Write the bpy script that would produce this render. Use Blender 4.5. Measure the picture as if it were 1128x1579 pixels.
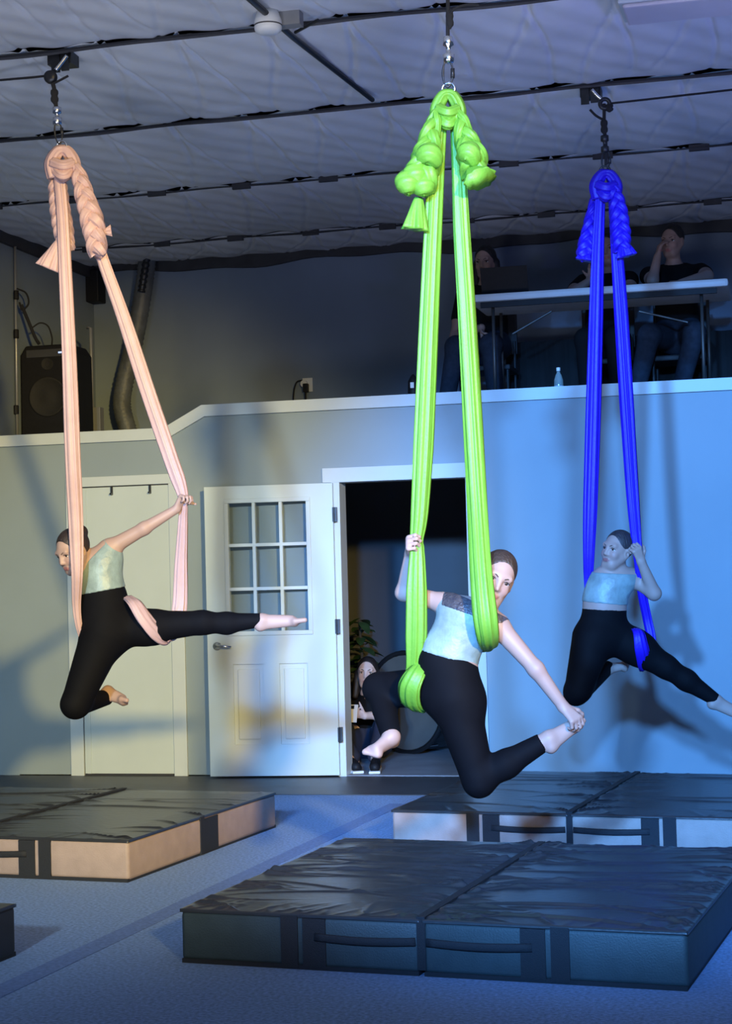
import bpy, bmesh, math, random
import numpy as np
from mathutils import Vector, Matrix

for o in list(bpy.data.objects):
    bpy.data.objects.remove(o)
scene = bpy.context.scene
COL = scene.collection
rng = random.Random(7)

# ------------------------------------------------------------------ camera
PXW, PXH, FPX = 1128, 1579, 2670.0
PITCH, ROLL, YAW = 0.0362, -0.0263, -0.2459
CAM = np.array([0.0, -11.715, 1.404])
FW = np.array([math.sin(YAW) * math.cos(PITCH), math.cos(YAW) * math.cos(PITCH), math.sin(PITCH)])
_r = np.array([math.cos(YAW), -math.sin(YAW), 0.0])
_u = np.cross(_r, FW)
RT = _r * math.cos(ROLL) + _u * math.sin(ROLL)
UP = _u * math.cos(ROLL) - _r * math.sin(ROLL)
cd = bpy.data.cameras.new('camera')
cd.sensor_fit = 'VERTICAL'
cd.sensor_height = 24.0
cd.sensor_width = 24.0
cd.lens = FPX / PXH * 24.0
cd.clip_start = 0.05
cam = bpy.data.objects.new('camera', cd)
COL.objects.link(cam)
M = Matrix.Identity(4)
for i in range(3):
    M[i][0], M[i][1], M[i][2], M[i][3] = RT[i], UP[i], -FW[i], CAM[i]
cam.matrix_world = M
scene.camera = cam

# ------------------------------------------------------------------ world and light
scene.view_settings.view_transform = 'Standard'
scene.view_settings.look = 'None'
scene.view_settings.gamma = 1.0
scene.view_settings.exposure = 0.12
scene.view_settings.use_curve_mapping = False
w = bpy.data.worlds.new('hall_dim')
scene.world = w
w.use_nodes = True
w.node_tree.nodes['Background'].inputs[0].default_value = (0.30, 0.52, 1.0, 1)
w.node_tree.nodes['Background'].inputs[1].default_value = 0.12


def spot(name, loc, target, color, power, size, blend=0.4, radius=0.05):
    l = bpy.data.lights.new(name, 'SPOT')
    l.color = color
    l.energy = power
    l.spot_size = math.radians(size)
    l.spot_blend = blend
    l.shadow_soft_size = radius
    o = bpy.data.objects.new(name, l)
    COL.objects.link(o)
    o.location = loc
    o.rotation_euler = (Vector(target) - Vector(loc)).to_track_quat('-Z', 'Y').to_euler()
    return o


# stage lamps hung near the ceiling, plus added fill lights, all out of frame
spot('blue_spot', (-1.29, -15.0, 4.0), (-0.95, -1.6, 1.0), (0.11, 0.38, 1.0), 8600, 24, 0.6, 0.2)
spot('blue_spot', (0.30, -15.0, 3.8), (-0.8, -1.6, 0.9), (0.11, 0.38, 1.0), 6600, 24, 0.6, 0.2)  # second blue source, added to halve the shadow contrast
spot('amber_stage_spot', (3.85, -15.0, 4.0), (-4.85, -0.9, 1.2), (1.0, 0.72, 0.22), 8600, 22, 0.8, 0.25)
spot('cool_fill_spot', (-2.2, -15.4, 3.9), (-3.9, -1.6, 0.6), (0.60, 0.84, 1.0), 3300, 24, 0.8, 0.3)  # added cool fill for the left wall and floor
spot('ceiling_fill', (-3.4, -9.1, 0.3), (-3.3, -5.2, 4.1), (0.74, 0.80, 1.0), 560, 88, 1.0, 0.7)  # added low uplight that brightens the ceiling
spot('ceiling_fill', (0.2, -9.1, 0.3), (-1.4, -5.2, 4.1), (0.74, 0.80, 1.0), 560, 88, 1.0, 0.7)  # its added twin, spreads the ceiling light and softens shadows
spot('violet_up_spot', (2.2, -6.0, 1.8), (0.2, -3.3, 4.1), (0.22, 0.25, 1.0), 260, 60, 1.0, 0.2)


# ------------------------------------------------------------------ helpers
def at(u, v, d):
    """point seen at photo pixel (u, v), d metres away along the view axis"""
    return CAM + d * (FW + RT * ((u - PXW / 2) / FPX) - UP * ((v - PXH / 2) / FPX))


def aty(u, v, y):
    r = FW + RT * ((u - PXW / 2) / FPX) - UP * ((v - PXH / 2) / FPX)
    return CAM + r * ((y - CAM[1]) / r[1])


def atz(u, v, z):
    r = FW + RT * ((u - PXW / 2) / FPX) - UP * ((v - PXH / 2) / FPX)
    return CAM + r * ((z - CAM[2]) / r[2])


def cv(x, y, z):
    """direction: x to the right of the picture, y up, z towards the audience"""
    v = x * RT + y * UP - z * FW
    return v / np.linalg.norm(v)


def nrm(v):
    v = np.asarray(v, float)
    return v / max(1e-9, np.linalg.norm(v))


MATS = {}


def mat(name, col, rough=0.6, metal=0.0, var=0.0, vscale=8.0, bump=0.0, bscale=60.0, spec=0.5, stretch=None,
        sheen=0.0, col2=None, attr=False, trans=0.0):
    if name in MATS:
        return MATS[name]
    m = bpy.data.materials.new(name)
    m.use_nodes = True
    nt = m.node_tree
    b = nt.nodes['Principled BSDF']
    b.inputs['Base Color'].default_value = (*col, 1)
    b.inputs['Roughness'].default_value = rough
    b.inputs['Metallic'].default_value = metal
    b.inputs['Specular IOR Level'].default_value = spec
    if sheen:
        b.inputs['Sheen Weight'].default_value = sheen
    if trans:
        b.inputs['Transmission Weight'].default_value = trans
    tc = nt.nodes.new('ShaderNodeTexCoord')
    vec = tc.outputs['Object']
    if stretch:
        mp = nt.nodes.new('ShaderNodeMapping')
        mp.inputs['Scale'].default_value = stretch
        nt.links.new(vec, mp.inputs['Vector'])
        vec = mp.outputs['Vector']
    if var or col2:
        n = nt.nodes.new('ShaderNodeTexNoise')
        n.inputs['Scale'].default_value = vscale
        n.inputs['Detail'].default_value = 6
        nt.links.new(vec, n.inputs['Vector'])
        r = nt.nodes.new('ShaderNodeValToRGB')
        c2 = col2 if col2 else tuple(min(1, c * (1 + var)) for c in col)
        c1 = col if col2 else tuple(c * (1 - var) for c in col)
        r.color_ramp.elements[0].color = (*c1, 1)
        r.color_ramp.elements[1].color = (*c2, 1)
        r.color_ramp.elements[0].position = 0.3
        r.color_ramp.elements[1].position = 0.7
        nt.links.new(n.outputs['Fac'], r.inputs['Fac'])
        nt.links.new(r.outputs['Color'], b.inputs['Base Color'])
    if attr:
        a = nt.nodes.new('ShaderNodeVertexColor')
        a.layer_name = 'tint'
        nt.links.new(a.outputs['Color'], b.inputs['Base Color'])
    if bump:
        n2 = nt.nodes.new('ShaderNodeTexNoise')
        n2.inputs['Scale'].default_value = bscale
        n2.inputs['Detail'].default_value = 4
        nt.links.new(vec, n2.inputs['Vector'])
        bp = nt.nodes.new('ShaderNodeBump')
        bp.inputs['Strength'].default_value = bump
        bp.inputs['Distance'].default_value = 0.01
        nt.links.new(n2.outputs['Fac'], bp.inputs['Height'])
        nt.links.new(bp.outputs['Normal'], b.inputs['Normal'])
    MATS[name] = m
    return m


class MB:
    """collects shapes for one mesh"""

    def __init__(s):
        s.v, s.f = [], []

    def add(s, vs, fs):
        k = len(s.v)
        s.v += [tuple(map(float, p)) for p in vs]
        s.f += [tuple(i + k for i in f) for f in fs]
        return s

    def box(s, x0, x1, y0, y1, z0, z1):
        return s.add([(x0, y0, z0), (x1, y0, z0), (x1, y1, z0), (x0, y1, z0),
                      (x0, y0, z1), (x1, y0, z1), (x1, y1, z1), (x0, y1, z1)],
                     [(3, 2, 1, 0), (4, 5, 6, 7), (0, 1, 5, 4), (1, 2, 6, 5), (2, 3, 7, 6), (3, 0, 4, 7)])

    def prism_y(s, poly, y0, y1):
        n = len(poly)
        vs = [(x, y0, z) for x, z in poly] + [(x, y1, z) for x, z in poly]
        fs = [tuple(range(n)), tuple(reversed(range(n, 2 * n)))]
        fs += [(i, i + n, (i + 1) % n + n, (i + 1) % n) for i in range(n)]
        return s.add(vs, fs)

    def tube(s, pts, rad, seg=10, prof=None, ref=None, cap=True, twist=0.0):
        """sweep along pts; rad float, list, or list of (a, b); prof(theta, t) scales the radius"""
        pts = [np.asarray(p, float) for p in pts]
        n = len(pts)
        ref = np.asarray(ref if ref is not None else (0.13, 0.31, 0.94), float)
        rows = []
        pn = None
        for i, p in enumerate(pts):
            t = nrm(pts[min(n - 1, i + 1)] - pts[max(0, i - 1)])
            base = ref if pn is None else pn
            nn = base - t * (base @ t)
            if np.linalg.norm(nn) < 1e-4:
                nn = np.cross(t, (1, 0, 0.1))
            nn = nrm(nn)
            pn = nn
            bb = np.cross(t, nn)
            ra = rad[i] if isinstance(rad, (list, tuple, np.ndarray)) else rad
            a, b = ra if isinstance(ra, (tuple, list, np.ndarray)) else (ra, ra)
            row = []
            for k in range(seg):
                th = 2 * math.pi * k / seg
                q = prof(th, i / (n - 1)) if prof else 1.0
                th2 = th + twist * i / (n - 1)
                row.append(p + nn * (a * q * math.cos(th2)) + bb * (b * q * math.sin(th2)))
            rows.append(row)
        vs = [q for r in rows for q in r]
        fs = []
        for i in range(n - 1):
            for k in range(seg):
                k2 = (k + 1) % seg
                fs.append((i * seg + k, i * seg + k2, (i + 1) * seg + k2, (i + 1) * seg + k))
        if cap:
            fs.append(tuple(reversed(range(seg))))
            fs.append(tuple((n - 1) * seg + k for k in range(seg)))
        return s.add(vs, fs)

    def lathe(s, prof, center=(0, 0, 0), seg=24, axis='z'):
        vs = []
        for r, h in prof:
            for k in range(seg):
                a = 2 * math.pi * k / seg
                x, y, z = r * math.cos(a), r * math.sin(a), h
                if axis == 'y':
                    x, y, z = r * math.cos(a), h, r * math.sin(a)
                if axis == 'x':
                    x, y, z = h, r * math.cos(a), r * math.sin(a)
                vs.append((x + center[0], y + center[1], z + center[2]))
        n = len(prof)
        fs = []
        for i in range(n - 1):
            for k in range(seg):
                k2 = (k + 1) % seg
                fs.append((i * seg + k, i * seg + k2, (i + 1) * seg + k2, (i + 1) * seg + k))
        fs.append(tuple(reversed(range(seg))))
        fs.append(tuple((n - 1) * seg + k for k in range(seg)))
        return s.add(vs, fs)

    def torus(s, c, n, R, r, seg=20, sub=8, sx=1.0, sy=1.0, xdir=None):
        n = nrm(n)
        a = nrm(np.cross(n, (0.2, 0.5, 0.83))) if xdir is None else nrm(xdir)
        b = np.cross(n, a)
        vs, fs = [], []
        for i in range(seg):
            th = 2 * math.pi * i / seg
            d = a * math.cos(th) * sx + b * math.sin(th) * sy
            cc = np.asarray(c, float) + d * R
            dn = nrm(d)
            for k in range(sub):
                ph = 2 * math.pi * k / sub
                vs.append(cc + dn * (r * math.cos(ph)) + n * (r * math.sin(ph)))
        for i in range(seg):
            for k in range(sub):
                fs.append((i * sub + k, ((i + 1) % seg) * sub + k, ((i + 1) % seg) * sub + (k + 1) % sub, i * sub + (k + 1) % sub))
        return s.add(vs, fs)

    def build(s, name, m, parent=None, smooth=False, bevel=0.0, loc=None):
        me = bpy.data.meshes.new(name)
        vs = s.v
        if loc is not None:
            vs = [(a - loc[0], b - loc[1], c - loc[2]) for a, b, c in vs]
        me.from_pydata(vs, [], s.f)
        me.update()
        bm = bmesh.new()
        bm.from_mesh(me)
        bmesh.ops.recalc_face_normals(bm, faces=bm.faces)
        if bevel:
            bmesh.ops.bevel(bm, geom=[e for e in bm.edges if e.calc_face_angle(0) > 0.6], offset=bevel, segments=2,
                            affect='EDGES', profile=0.6)
        bm.to_mesh(me)
        bm.free()
        if smooth:
            me.polygons.foreach_set('use_smooth', [True] * len(me.polygons))
        me.materials.append(m)
        o = bpy.data.objects.new(name, me)
        COL.objects.link(o)
        if loc is not None:
            o.location = loc
        if parent is not None:
            o.parent = parent
            o.matrix_parent_inverse = parent.matrix_world.inverted() if False else Matrix.Translation(-Vector(parent.location))
        return o


def empty(name, loc):
    o = bpy.data.objects.new(name, None)
    o.empty_display_size = 0.1
    COL.objects.link(o)
    o.location = [float(c) for c in loc]
    return o


def tag(o, label=None, cat=None, group=None, kind=None):
    if label:
        o['label'] = label
    if cat:
        o['category'] = cat
    if group:
        o['group'] = group
    if kind:
        o['kind'] = kind
    return o


def spline(pts, n):
    """Catmull-Rom through pts"""
    P = [np.asarray(p, float) for p in pts]
    P = [2 * P[0] - P[1]] + P + [2 * P[-1] - P[-2]]
    out = []
    m = len(P) - 3
    for i in range(n):
        t = i / (n - 1) * m
        k = min(m - 1, int(t))
        t -= k
        a, b, c, d = P[k:k + 4]
        out.append(0.5 * ((2 * b) + (c - a) * t + (2 * a - 5 * b + 4 * c - d) * t * t + (3 * b - a - 3 * c + d) * t ** 3))
    return out


def lerp_list(vals, n):
    out = []
    for i in range(n):
        t = i / (n - 1) * (len(vals) - 1)
        k = min(len(vals) - 2, int(t))
        t -= k
        a, b = np.asarray(vals[k], float), np.asarray(vals[k + 1], float)
        out.append(tuple(np.atleast_1d(a * (1 - t) + b * t)))
    return [o if len(o) > 1 else o[0] for o in out]


# ------------------------------------------------------------------ materials
wall_m = mat('painted_wall', (0.265, 0.325, 0.36), 0.55, var=0.05, vscale=1.5, bump=0.06, bscale=180)
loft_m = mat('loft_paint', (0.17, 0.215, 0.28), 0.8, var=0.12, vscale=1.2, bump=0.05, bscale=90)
trim_m = mat('white_trim', (0.55, 0.61, 0.63), 0.45, var=0.03, vscale=3)
door_m = mat('door_paint', (0.53, 0.60, 0.60), 0.4, var=0.03, vscale=3)
glass_m = mat('pane_glass', (0.10, 0.12, 0.125), 0.08, var=0.0)
black_m = mat('black_plastic', (0.007, 0.007, 0.009), 0.55, var=0.2, vscale=30, spec=0.25)
steel_m = mat('bright_steel', (0.75, 0.75, 0.76), 0.22, metal=1.0, var=0.05, vscale=40)
dsteel_m = mat('dark_steel', (0.035, 0.037, 0.042), 0.4, metal=0.6, var=0.2, vscale=20)
rope_m = mat('black_rope', (0.012, 0.012, 0.015), 0.85, bump=0.6, bscale=300)
carpet_m = mat('blue_carpet', (0.28, 0.40, 0.63), 0.95, var=0.28, vscale=70, bump=0.7, bscale=420, spec=0.1)
strip_m = mat('dark_floor', (0.045, 0.047, 0.055), 0.45, var=0.2, vscale=6)
carpet_line_m = mat('carpet_line', (0.16, 0.245, 0.46), 0.95, var=0.2, vscale=60, bump=0.5, bscale=300)
facing_m = mat('insulation_facing', (0.68, 0.69, 0.72), 0.42, var=0.06, vscale=4, bump=0.15, bscale=9, spec=0.6)
seam_m = mat('dark_seam', (0.03, 0.03, 0.035), 0.6, var=0.2, vscale=9)

# ------------------------------------------------------------------ setting
floor = MB().box(-7.5, 5.5, -17.5, 3.5, -0.1, 0.0).build('floor', carpet_m)
tag(floor, 'blue-grey carpet floor of the hall', kind='structure')
stripf = MB().box(-5.83, 1.5, -0.98, 0.0, 0.0, 0.006).build('floor_strip', strip_m, floor)
# darker blue line across the carpet
a0, a1 = atz(-40, 1548, 0), atz(612, 1240, 0)
dd = nrm(a1 - a0)
sd = np.cross((0, 0, 1), dd) * 0.05
tp = MB()
tp.add([a0 - sd, a0 + sd, a1 + sd, a1 - sd, a0 - sd + (0, 0, .003), a0 + sd + (0, 0, .003), a1 + sd + (0, 0, .003), a1 - sd + (0, 0, .003)],
       [(3, 2, 1, 0), (4, 5, 6, 7), (0, 1, 5, 4), (1, 2, 6, 5), (2, 3, 7, 6), (3, 0, 4, 7)])
tp.build('carpet_line', carpet_line_m, floor)

DX0, DX1, DH = -3.135, -2.215, 2.06
wl = MB()
for poly in ([(-5.83, 0), (DX0, 0), (DX0, DH), (-5.83, DH)], [(DX1, 0), (1.5, 0), (1.5, DH), (DX1, DH)],
             [(-5.83, DH), (-4.40, DH), (-4.40, 2.44), (-5.83, 2.44)], [(-4.40, DH), (-4.11, DH), (-4.11, 2.6), (-4.40, 2.44)],
             [(-4.11, DH), (1.5, DH), (1.5, 2.6), (-4.11, 2.6)]):
    wl.prism_y(poly, 0.0, 0.14)
wb = wl.build('wall_back', wall_m)
tag(wb, 'pale grey partition wall below the loft', kind='structure')
cap = MB()
cap.prism_y([(-5.83, 2.415), (-4.40, 2.415), (-4.416, 2.497), (-5.83, 2.497)], -0.03, 0.17)
cap.prism_y([(-4.40, 2.415), (-4.105, 2.565), (-4.126, 2.647), (-4.416, 2.497)], -0.03, 0.17)
cap.prism_y([(-4.105, 2.565), (1.5, 2.565), (1.5, 2.647), (-4.126, 2.647)], -0.03, 0.17)
tag(cap.build('trim_1', trim_m), 'white cap rail along the top of the partition wall', kind='structure')
# doorway casing
cs = MB()
cs.box(DX0 - 0.045, DX0 + 0.012, -0.022, 0.15, 0, DH)
cs.box(DX1 - 0.012, DX1 + 0.1, -0.022, 0.15, 0, DH)
cs.box(-3.245, DX1 + 0.1, -0.024, 0.15, DH - 0.005, 2.157)
tag(cs.build('trim_2', trim_m, bevel=0.003), 'white casing round the open doorway', kind='structure')
# closet casing and closed slab door
cc = MB()
cc.box(-5.185, -5.085, -0.024, 0.0, 0, 2.1)
cc.box(-4.392, -4.293, -0.024, 0.0, 0, 2.1)
cc.box(-5.185, -4.285, -0.026, 0.0, 2.095, 2.165)
tag(cc.build('trim_3', trim_m, bevel=0.003), 'white casing round the closed closet door', kind='structure')
cdoor = MB().box(-5.08, -4.397, -0.010, 0.0, 0.02, 2.087).build('door_1', door_m, bevel=0.002)
tag(cdoor, 'closed plain white closet door beside the hanging dancer', kind='structure')
gap = MB().box(-5.085, -4.392, -0.004, 0.0, 0.0, 2.095)
gap.build('door_gap', seam_m, cdoor)
MB().box(-5.06, -5.03, -0.016, 0.0, 0.02, 2.07).build('stile', door_m, cdoor)
for u in (173, 232):
    p = aty(u, 757, -0.01)
    h = MB()
    h.box(p[0] - .006, p[0] + .006, -0.03, -0.008, 2.03, 2.09)
    h.box(p[0] - .006, p[0] + .006, -0.05, -0.03, 2.03, 2.042)
    h.build('door_hook', dsteel_m, cdoor)

# glazed open door, swung back against the wall
ang = math.radians(6.0)
DW, DT = 0.915, 0.042
dl = empty('door_2', (DX0 - 0.03, -0.03, 0.0))
tag(dl, 'open white door with nine glass panes', kind='structure')


def leafpart(mb, name, m, parent, **k):
    o = mb.build(name, m, None, **k)
    o.parent = parent
    return o


# leaf local frame: x from hinge (0) to -DW, y 0 .. -DT (front towards the room)
ZX = [(-0.745, -0.55), (-0.53, -0.365), (-0.345, -0.185)]
lx0, lx1 = -0.745, -0.19
pane_w = (lx1 - lx0 - 2 * 0.022) / 3
PZ0, PZ1 = 1.03, 1.93
pane_h = (PZ1 - PZ0 - 2 * 0.022) / 3
lf = MB()
lf.box(-DW, lx0, -DT, 0, 0.02, 2.05).box(lx1, 0, -DT, 0, 0.02, 2.05)
lf.box(lx0, lx1, -DT, 0, PZ1, 2.05).box(lx0, lx1, -DT, 0, 0.80, PZ0)
# lower part with two recessed panels
for (x0, x1) in ((lx0, -0.735), (-0.52, -0.405), (-0.205, lx1)):
    if x1 > x0:
        lf.box(x0, x1, -DT, 0, 0.24, 0.80)
lf.box(lx0, lx1, -DT, 0, 0.02, 0.24)
leaf = leafpart(lf, 'leaf', door_m, dl)
for (x0, x1) in ((-0.735, -0.52), (-0.405, -0.205)):
    g = MB().box(x0, x1, -DT + 0.016, -0.004, 0.24, 0.80)
    q = leafpart(g, 'door_panel', door_m, dl)
    g = MB().box(x0 + 0.03, x1 - 0.03, -DT + 0.004, -0.01, 0.275, 0.765)
    leafpart(g, 'raised_field', door_m, q, bevel=0.006)
mol = MB()
mol.box(lx0 - .03, lx1 + .03, -DT - .012, -DT, PZ1, PZ1 + .03).box(lx0 - .03, lx1 + .03, -DT - .012, -DT, PZ0 - .03, PZ0)
mol.box(lx0 - .03, lx0, -DT - .012, -DT, PZ0, PZ1).box(lx1, lx1 + .03, -DT - .012, -DT, PZ0, PZ1)
leafpart(mol, 'glazing_frame', door_m, dl, bevel=0.003)
for i in (1, 2):
    x = lx0 + i * pane_w + (i - 1) * 0.022
    leafpart(MB().box(x, x + 0.022, -DT - .006, -0.005, PZ0, PZ1), 'glazing_bar', door_m, dl)
    z = PZ0 + i * pane_h + (i - 1) * 0.022
    leafpart(MB().box(lx0, lx1, -DT - .005, -0.006, z, z + 0.022), 'glazing_bar', door_m, dl)
clear = bpy.data.materials.new('clear_glass')
clear.use_nodes = True
cnt_ = clear.node_tree
cnt_.nodes.remove(cnt_.nodes['Principled BSDF'])
tb_ = cnt_.nodes.new('ShaderNodeBsdfTransparent')
tb_.inputs['Color'].default_value = (0.93, 0.95, 0.95, 1)
gb_ = cnt_.nodes.new('ShaderNodeBsdfGlossy')
gb_.inputs['Roughness'].default_value = 0.05
fb_ = cnt_.nodes.new('ShaderNodeFresnel')
mx_ = cnt_.nodes.new('ShaderNodeMixShader')
cnt_.links.new(fb_.outputs[0], mx_.inputs[0])
cnt_.links.new(tb_.outputs[0], mx_.inputs[1])
cnt_.links.new(gb_.outputs[0], mx_.inputs[2])
cnt_.links.new(mx_.outputs[0], cnt_.nodes['Material Output'].inputs['Surface'])
for i in range(3):
    for j in range(3):
        x = lx0 + i * (pane_w + 0.022)
        z = PZ0 + j * (pane_h + 0.022)
        leafpart(MB().box(x, x + pane_w, -DT * 0.5 - .002, -DT * 0.5 + .002, z, z + pane_h), 'pane', clear, dl)
kn = MB()
kn.lathe([(0.03, -DT), (0.03, -DT - .008), (0.012, -DT - .012), (0.012, -DT - .04)], (-0.845, 0, 0.93), 16, 'y')
kn.tube([(-0.845, -DT - .045, .93), (-0.79, -DT - .05, .93), (-0.735, -DT - .045, .925)], [.013, .011, .009], 10)
leafpart(kn, 'door_handle', steel_m, dl, smooth=True)
for z in (0.25, 1.0, 1.78):
    hg = MB().box(-0.004, 0.026, -DT - .004, -0.006, z, z + 0.1)
    hg.tube([(0.006, -DT - .008, z), (0.006, -DT - .008, z + .1)], .007, 8)
    leafpart(hg, 'hinge', dsteel_m, dl)
dl.rotation_euler = (0, 0, ang)

# back room seen through the doorway
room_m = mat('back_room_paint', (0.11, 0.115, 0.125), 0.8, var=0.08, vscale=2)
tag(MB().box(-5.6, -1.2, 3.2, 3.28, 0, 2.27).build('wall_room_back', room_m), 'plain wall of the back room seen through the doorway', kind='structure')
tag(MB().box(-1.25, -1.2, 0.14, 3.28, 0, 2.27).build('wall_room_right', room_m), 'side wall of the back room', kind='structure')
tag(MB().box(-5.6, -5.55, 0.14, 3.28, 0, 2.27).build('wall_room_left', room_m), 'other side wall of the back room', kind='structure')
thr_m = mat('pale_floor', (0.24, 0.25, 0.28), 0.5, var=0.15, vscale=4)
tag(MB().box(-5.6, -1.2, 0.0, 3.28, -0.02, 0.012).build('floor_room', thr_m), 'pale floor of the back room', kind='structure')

# loft
lo = MB()
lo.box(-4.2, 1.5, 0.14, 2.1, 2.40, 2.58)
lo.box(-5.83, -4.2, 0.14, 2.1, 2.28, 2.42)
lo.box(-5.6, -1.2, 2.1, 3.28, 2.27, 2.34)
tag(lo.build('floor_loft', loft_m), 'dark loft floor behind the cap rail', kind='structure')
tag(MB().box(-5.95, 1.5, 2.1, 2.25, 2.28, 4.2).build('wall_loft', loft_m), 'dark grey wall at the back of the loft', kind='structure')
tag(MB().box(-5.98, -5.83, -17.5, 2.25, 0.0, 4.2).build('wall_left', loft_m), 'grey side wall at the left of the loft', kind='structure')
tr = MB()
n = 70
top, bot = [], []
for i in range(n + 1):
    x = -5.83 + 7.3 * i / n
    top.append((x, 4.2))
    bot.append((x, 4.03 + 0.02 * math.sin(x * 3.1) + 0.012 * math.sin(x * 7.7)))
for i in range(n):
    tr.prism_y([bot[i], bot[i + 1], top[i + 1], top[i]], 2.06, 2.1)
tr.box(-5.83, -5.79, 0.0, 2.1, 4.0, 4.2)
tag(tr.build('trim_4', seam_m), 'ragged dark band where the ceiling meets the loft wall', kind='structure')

# ceiling: deck, purlins, sagging quilted insulation bays
CZ = 4.12
ceil = MB().box(-7.0, 5.5, -17.5, 2.3, CZ + 0.12, CZ + 0.2).build('ceiling', seam_m)
tag(ceil, 'steel ceiling under sagging white insulation', kind='structure')
PUR = [-10.1, -8.5, -6.9, -5.25, -3.65, -2.1, -0.43, 1.3, 2.1]


def panel(y0, y1, idx):
    r = random.Random(idx * 31 + 5)
    X0, X1 = -6.6, 2.2
    fine = y0 > -6
    nx = 900 if fine else 80
    ny = 44 if fine else 12
    xs = np.linspace(X0, X1, nx)
    ts = np.linspace(0, 1, ny)
    gx, gt = np.meshgrid(xs, ts)
    wy = y1 - y0
    gy = y0 + gt * wy
    sp = 0.43
    ph = r.random() * sp
    # distance from the fastener rows makes the pillows
    pill = np.sin(np.pi * gt) ** 0.6
    z = -0.035 * pill
    fx = ((gx - X0 + ph) / sp) % 1.0
    z += 0.007 * np.cos(2 * np.pi * fx) * (1 - pill * 0.75) * 1.0
    # creases fanning out from each fastener
    k = 0
    x = X0 - sp
    while x < X1 + sp:
        for row in (0,):
            bx = x + ph
            for s in (-0.02, -0.36):
                jit = r.uniform(-0.05, 0.05)
                ln = r.uniform(0.85, 1.3)
                tt = gt if row == 0 else 1 - gt
                cx = bx + (s + jit) * tt * 1.1 + 0.03 * np.sin(tt * 5 + jit * 40)
                d = gx - cx
                amp = 0.013 * np.clip(1 - tt / ln, 0, 1) ** 0.35
                wd = 0.009 + 0.003 * tt
                z += amp * (np.exp(-(d / wd) ** 2) - 0.35 * np.exp(-((np.abs(d) - 0.03) / 0.025) ** 2))
        x += sp
    z += 0.004 * np.sin(gx * 9 + gy * 4 + idx) * pill + 0.003 * np.sin(gx * 23 - gy * 17)
    V = np.stack([gx, gy, CZ + z], -1).reshape(-1, 3)
    ii = np.arange(ny * nx).reshape(ny, nx)
    F = np.stack([ii[:-1, :-1], ii[1:, :-1], ii[1:, 1:], ii[:-1, 1:]], -1).reshape(-1, 4)
    me = bpy.data.meshes.new('insulation_panel')
    me.from_pydata(V.tolist(), [], F.tolist())
    me.update()
    me.polygons.foreach_set('use_smooth', [True] * len(me.polygons))
    me.materials.append(facing_m)
    o = bpy.data.objects.new('insulation_panel', me)
    COL.objects.link(o)
    o.parent = ceil


for i in range(len(PUR) - 1):
    panel(PUR[i] + 0.012, PUR[i + 1] - 0.012, i)
for i, y in enumerate(PUR[:-1]):
    g = MB()
    pts = [(x, y + 0.008 * math.sin(x * 2.3 + i), CZ - 0.020 - 0.004 * math.sin(x * 5.1 + 2 * i)) for x in np.linspace(-6.6, 2.2, 90)]
    wdt = 0.011 if i < 6 else 0.006
    g.tube(pts, [(wdt * (1 + 0.5 * math.sin(p[0] * 4 + i) ** 2), wdt) for p in pts], 6)
    g.build('purlin_seam', seam_m, ceil)
    if i >= 6:
        for k in range(14):
            x = -6.4 + 0.62 * k + 0.2
            MB().box(x, x + 0.13, y - 0.012, y + 0.012, CZ - 0.04, CZ).build('fastener', seam_m, ceil)

# ------------------------------------------------------------------ crash mats
vinyl_m = mat('black_vinyl', (0.030, 0.032, 0.036), 0.30, var=0.15, vscale=5, bump=0.12, bscale=25)
side_m = mat('beige_mat_side', (0.38, 0.28, 0.24), 0.6, var=0.08, vscale=14, bump=0.2, bscale=160)
dark_side_m = mat('slate_mat_side', (0.040, 0.058, 0.062), 0.55, var=0.1, vscale=14, bump=0.2, bscale=160)
web_m = mat('black_webbing', (0.014, 0.015, 0.019), 0.7, bump=0.4, bscale=400)
MYAW = -0.1024
MD = np.array([math.cos(MYAW), math.sin(MYAW)])
MN = np.array([-math.sin(MYAW), math.cos(MYAW)])
MT = 0.2


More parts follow.
